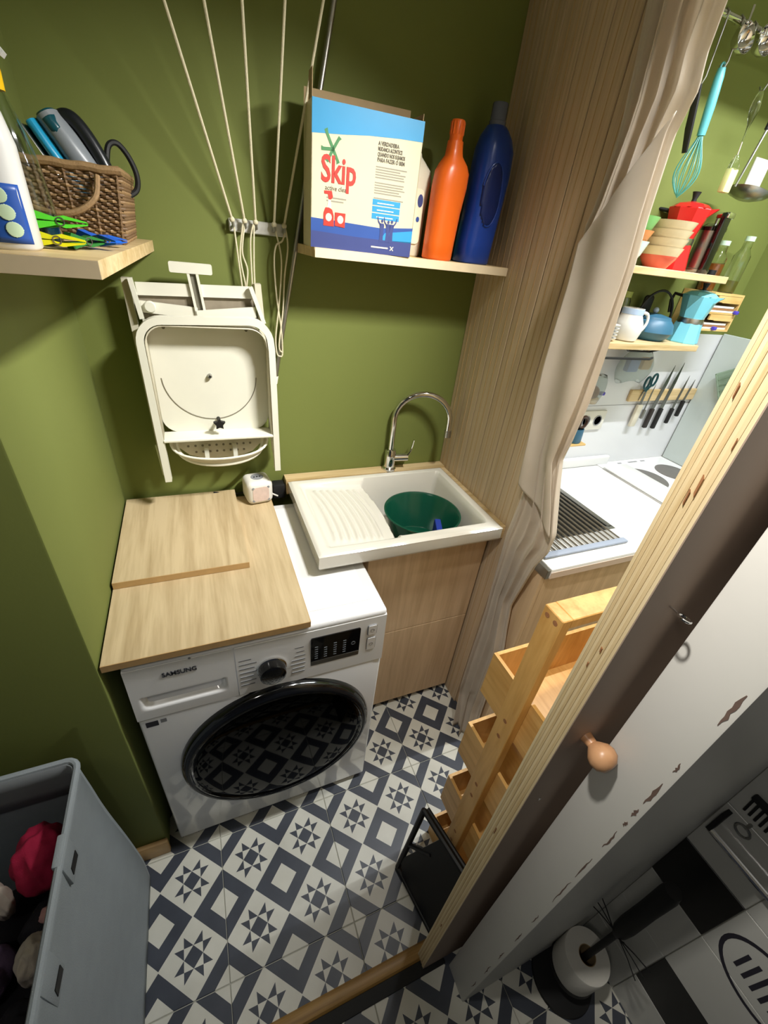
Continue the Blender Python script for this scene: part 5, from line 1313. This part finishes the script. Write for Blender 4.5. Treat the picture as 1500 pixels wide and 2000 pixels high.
# wall socket and small things below the shelf
sk_ = thing('wall_socket', 'white wall socket on the kitchen splashback', 'socket', (1.57, .893, 1.11))
bm = BM(); rbox(bm, (1.505, .884, 1.068), (1.648, .893, 1.150), .004, 2); obj('plate', bm, 'white_plastic', sk_)
for x in (1.545, 1.608):
    bm = BM(); lathe(bm, [(.022, 0), (.022, -.002), (.018, -.002), (.018, .002), (.0, .002)], (x, .884, 1.109), 24, axis='y'); obj('socket_well', bm, M['print_grey'], sk_)
bm = BM(); lathe(bm, [(.0, 0), (.034, 0), (.036, .004), (.033, .055), (.031, .055), (.033, .008), (.0, .006)], (1.428, .82, 1.060), 26)
mg = thing('cup', 'grey blue cup with brown ring handle near the socket', 'cup', (1.428, .82, 1.06))
obj('cup_body', bm, M['petrol'], mg)
bm = BM(); tube(bm, [(1.436 + .017 * math.cos(a), .800, 1.142 + .022 * math.sin(a)) for a in [2 * PI * k / 20 for k in range(20)]], .0058, 8, closed=True); M['brown_gloss'] = plain('brown_gloss', '#3c2a22', .2); obj('ring_handle', bm, 'brown_gloss', mg)
bm = BM(); tube(bm, [(1.434, .806, 1.120), (1.430, .815, 1.100)], .005, 8); obj('handle_stem', bm, 'black_matt', mg)
bm = BM(); rbox(bm, (1.36, .78, 1.052), (1.470, .892, 1.060), .002, 1); o = obj('wall_ledge', bm, 'pine'); tag(o, 'small pine ledge on the splashback under the grey blue cup', 'ledge')
M['bag'] = plain('thin_clear_plastic', '#e6eceb', .12, var=.02, trans=.85, ior=1.1); M['bag_blue'] = plain('blue_packet', '#7d93c6', .4, var=.1, scale=30); M['bag_tan'] = plain('tan_packet', '#d2ab78', .5, var=.2, scale=60)
hb2 = thing('plastic_bag', 'clear bag with blue and tan packets hanging under the shelf', 'bag', (1.645, .83, 1.28))
bm = BM()
def bagf(u, v):
    a = 2 * PI * u; w = .085 * (math.sin(PI * (.25 + .62 * (1 - v))) ** .8)
    return (1.645 + w * math.cos(a) * 1.05 - .02 * v, .835 + .030 * math.sin(a) * (.4 + .6 * math.sin(PI * min(.98, v + .02))), 1.400 - .115 * v + .006 * math.sin(3 * a))
grid(bm, 28, 14, bagf, closed_u=True); obj('bag_film', bm, 'bag', hb2, sm=60, solid=.0008)
bm = BM(); rbox(bm, (1.585, .822, 1.322), (1.640, .846, 1.372), .006, 2); obj('blue_packet', bm, 'bag_blue', hb2)
bm = BM(); rbox(bm, (1.655, .822, 1.330), (1.705, .846, 1.375), .008, 2); obj('tan_packet', bm, 'bag_tan', hb2)
bm = BM(); tube(bm, [(1.645, .835, 1.398), (1.645, .80, 1.404)], .002, 6); obj('tie', bm, 'white_plastic', hb2)
hb3 = thing('plastic_bag', 'bag with amber and tan contents hanging beside the curtain', 'bag', (1.485, .85, 1.2))
def bagg(u, v):
    a = 2 * PI * u; w = .058 * (.35 + .65 * math.sin(PI * min(.9, .15 + .75 * v)))
    return (1.485 + w * math.cos(a), .855 + .026 * math.sin(a), 1.305 - .105 * v)
bm = BM(); grid(bm, 24, 10, bagg, closed_u=True); obj('bag_film', bm, 'bag', hb3, sm=60, solid=.0008)
bm = BM(); ball(bm, (1.485, .855, 1.235), .030, (1.2, .6, 1.)); obj('amber_packet', bm, 'amber', hb3)
bm = BM(); rbox(bm, (1.455, .84, 1.200), (1.52, .868, 1.222), .006, 2); obj('tan_packet', bm, 'bag_tan', hb3)
bm = BM(); rbox(bm, (1.528, .846, 1.226), (1.550, .862, 1.240), .004, 2); obj('violet_clip', bm, 'violet', hb3)
bm = BM(); cyl(bm, (1.485, .892, 1.306), (1.485, .84, 1.306), .003, 8); obj('peg', bm, 'steel', hb3)
# ribbed green glass tray leaning on the glass panel
M['green_glass'] = plain('pale_green_glass', '#c9dcc6', .06, var=.02, trans=.8, ior=1.3)
gt = thing('glass_tray', 'pale green ribbed glass tray on the kitchen side wall', 'tray', (2.12, .70, 1.31), (math.radians(-34), 0, 0))
bm = BM(); 
for a, b2 in (((-.006, -.105, -.075), (.006, .105, -.069)), ((-.006, -.105, .069), (.006, .105, .075)), ((-.006, -.105, -.075), (.006, -.099, .075)), ((-.006, .099, -.075), (.006, .105, .075))): rbox(bm, a, b2, .002, 1)
obj('rim', bm, 'green_glass', gt, local=True)
bm = BM(); box(bm, (.002, -.10, -.07), (.006, .10, .07)); obj('floor_pane', bm, 'green_glass', gt, local=True)
for k in range(5):
    z = -.05 + k * .025; bm = BM(); tube(bm, [(0, -.098, z), (0, .098, z)], .004, 8); obj('rib', bm, 'green_glass', gt, local=True)
# rail with hanging utensils
ra = thing('utensil_rail', 'steel rail with hooks high on the kitchen wall', 'rail', (1.6, .80, 2.2))
bm = BM(); cyl(bm, (1.10, .80, 2.185), (2.10, .80, 2.185), .007, 12); obj('rail', bm, 'chrome', ra)
for x in (1.15, 2.05):
    bm = BM(); cyl(bm, (x, .80, 2.185), (x, .899, 2.185), .005, 10); obj('bracket', bm, 'chrome', ra)
def hook(x, zlow):
    bm = BM(); tube(bm, [(x, .808, 2.180), (x, .810, 2.190), (x, .800, 2.195), (x, .791, 2.188), (x, .790, zlow + .014), (x, .795, zlow + .002), (x, .803, zlow), (x, .809, zlow + .010)], .0021, 8); obj('hook', bm, 'steel', ra)
for x, zl in ((1.395, 2.06), (1.452, 2.098), (1.505, 2.15), (1.575, 2.15), (1.632, 2.090), (1.728, 2.060)): hook(x, zl)
M['teal_silicone'] = plain('turquoise_silicone', '#5db3bd', .35, var=.04); M['teal_wire'] = plain('teal_wire', '#4f9c96', .35)
wh = thing('whisk', 'turquoise balloon whisk hanging from the kitchen rail', 'whisk', (1.460, .800, 1.83))
bm = BM(); tube(bm, [(1.452, .800, 2.102), (1.454, .800, 2.085), (1.462, .800, 2.03), (1.469, .800, 1.972)], [.009, .0115, .0125, .0105], 14); obj('handle', bm, 'teal_silicone', wh)
bm = BM(); tube(bm, [(1.452 + .006 * math.cos(a), .800, 2.105 + .007 * math.sin(a)) for a in [2 * PI * k / 14 for k in range(14)]], .0025, 8, closed=True); obj('hanging_loop', bm, 'teal_silicone', wh)
for k in range(6):
    a = PI * k / 6; pts = []
    for j in range(25):
        t = 2 * PI * (j / 24 - .5) * .5 + 0; s_ = j / 24
        w = math.sin(PI * s_) ; sd = -1 if s_ < .5 else 1
        prog = 1 - abs(2 * s_ - 1)                       # 0 at handle, 1 at bottom
        rad = .031 * math.sin(PI * min(1, prog) * .5 + PI * .5 * max(0, prog - .0)) if False else .031 * (math.sin(PI * prog ** 1.35) * .95 + .16 * (1 - prog))
        pts.append((1.469 + sd * rad * math.cos(a) - .0, .800 + sd * rad * math.sin(a), 1.974 - .140 * prog))
    bm = BM(); tube(bm, pts, .0014, 6); obj('wire', bm, 'teal_wire', wh)
bk = thing('spatula', 'utensil with black handle half hidden by the curtain', 'spatula', (1.40, .80, 1.93))
bm = BM(); tube(bm, [(1.395, .800, 2.062), (1.402, .800, 2.03), (1.415, .800, 1.98), (1.432, .800, 1.93)], [.006, .009, .010, .007], 10, flat=(1.2, .6)); obj('handle', bm, 'black_matt', bk)
pb = thing('pastry_brush', 'pastry brush with clear handle and pale yellow bristles', 'brush', (1.645, .80, 1.87))
bm = BM(); tube(bm, spline([(1.632, .800, 2.096), (1.634, .800, 2.06), (1.640, .800, 2.02), (1.642, .800, 1.985)], 4), [.004, .006, .009, .011, .012, .012, .010, .007, .004, .003, .0025, .0025, .0025], 12); obj('handle', bm, 'glass', pb)
bm = BM(); cyl(bm, (1.642, .800, 1.985), (1.646, .800, 1.955), .0022, 8); obj('neck', bm, 'chrome', pb)
bm = BM(); tube(bm, [(1.646, .800, 1.957), (1.650, .800, 1.932), (1.651, .800, 1.925)], [.006, .014, .015], 14); obj('head', bm, 'glass', pb)
M['bristle'] = plain('pale_yellow_bristle', '#d9dd9a', .6)
bm = BM(); rbox(bm, (1.636, .790, 1.868), (1.668, .810, 1.926), .004, 2); obj('bristles', bm, 'bristle', pb)
ladl = thing('skimmer', 'steel skimmer ladle with black grip hanging from the rail', 'ladle', (1.72, .80, 1.87))
bm = BM(); tube(bm, [(1.728, .800, 2.062), (1.724, .800, 2.025)], .008, 10); obj('grip', bm, 'black_matt', ladl)
bm = BM(); tube(bm, [(1.724, .800, 2.03), (1.694, .800, 1.888)], .0034, 8); obj('shaft', bm, 'steel', ladl)
bm = BM(); lathe(bm, [(.0, -.016), (.03, -.014), (.055, -.004), (.062, .002), (.060, .003), (.053, -.001), (.03, -.011), (.0, -.013)], (0, 0, 0), 30)
bmesh.ops.rotate(bm, verts=bm.verts, cent=(0, 0, 0), matrix=Matrix.Rotation(math.radians(12), 3, 'Y')); bmesh.ops.translate(bm, verts=bm.verts, vec=(1.755, .795, 1.880)); obj('bowl', bm, 'steel', ladl)
bm = BM(); box(bm, (1.872, .8955, 1.900), (1.950, .8988, 1.992)); o = obj('note_card', bm, M['paper_w'], sm=0); tag(o, 'blank white card stuck to the green kitchen wall', 'card')
for k, x in enumerate((1.470, 1.545)):
    s = thing('measuring_scoop', ('steel scoop hanging on the rail nearer the curtain', 'steel scoop hanging on the rail nearer the picture\'s edge')[k], 'scoop', (x, .79, 2.15), group='steel scoops on the kitchen rail')
    bm = BM(); lathe(bm, [(.0, -.022), (.018, -.020), (.028, -.008), (.031, .006), (.029, .006), (.026, -.007), (.016, -.017), (.0, -.019)], (0, 0, 0), 24)
    bmesh.ops.rotate(bm, verts=bm.verts, cent=(0, 0, 0), matrix=Matrix.Rotation(math.radians(80), 3, 'X')); bmesh.ops.translate(bm, verts=bm.verts, vec=(x, .785, 2.155 + .01 * k)); obj('cup', bm, 'chrome', s)
    bm = BM(); tube(bm, [(x, .79, 2.176), (x + .004, .795, 2.215)], .003, 8); obj('shaft', bm, 'chrome', s)
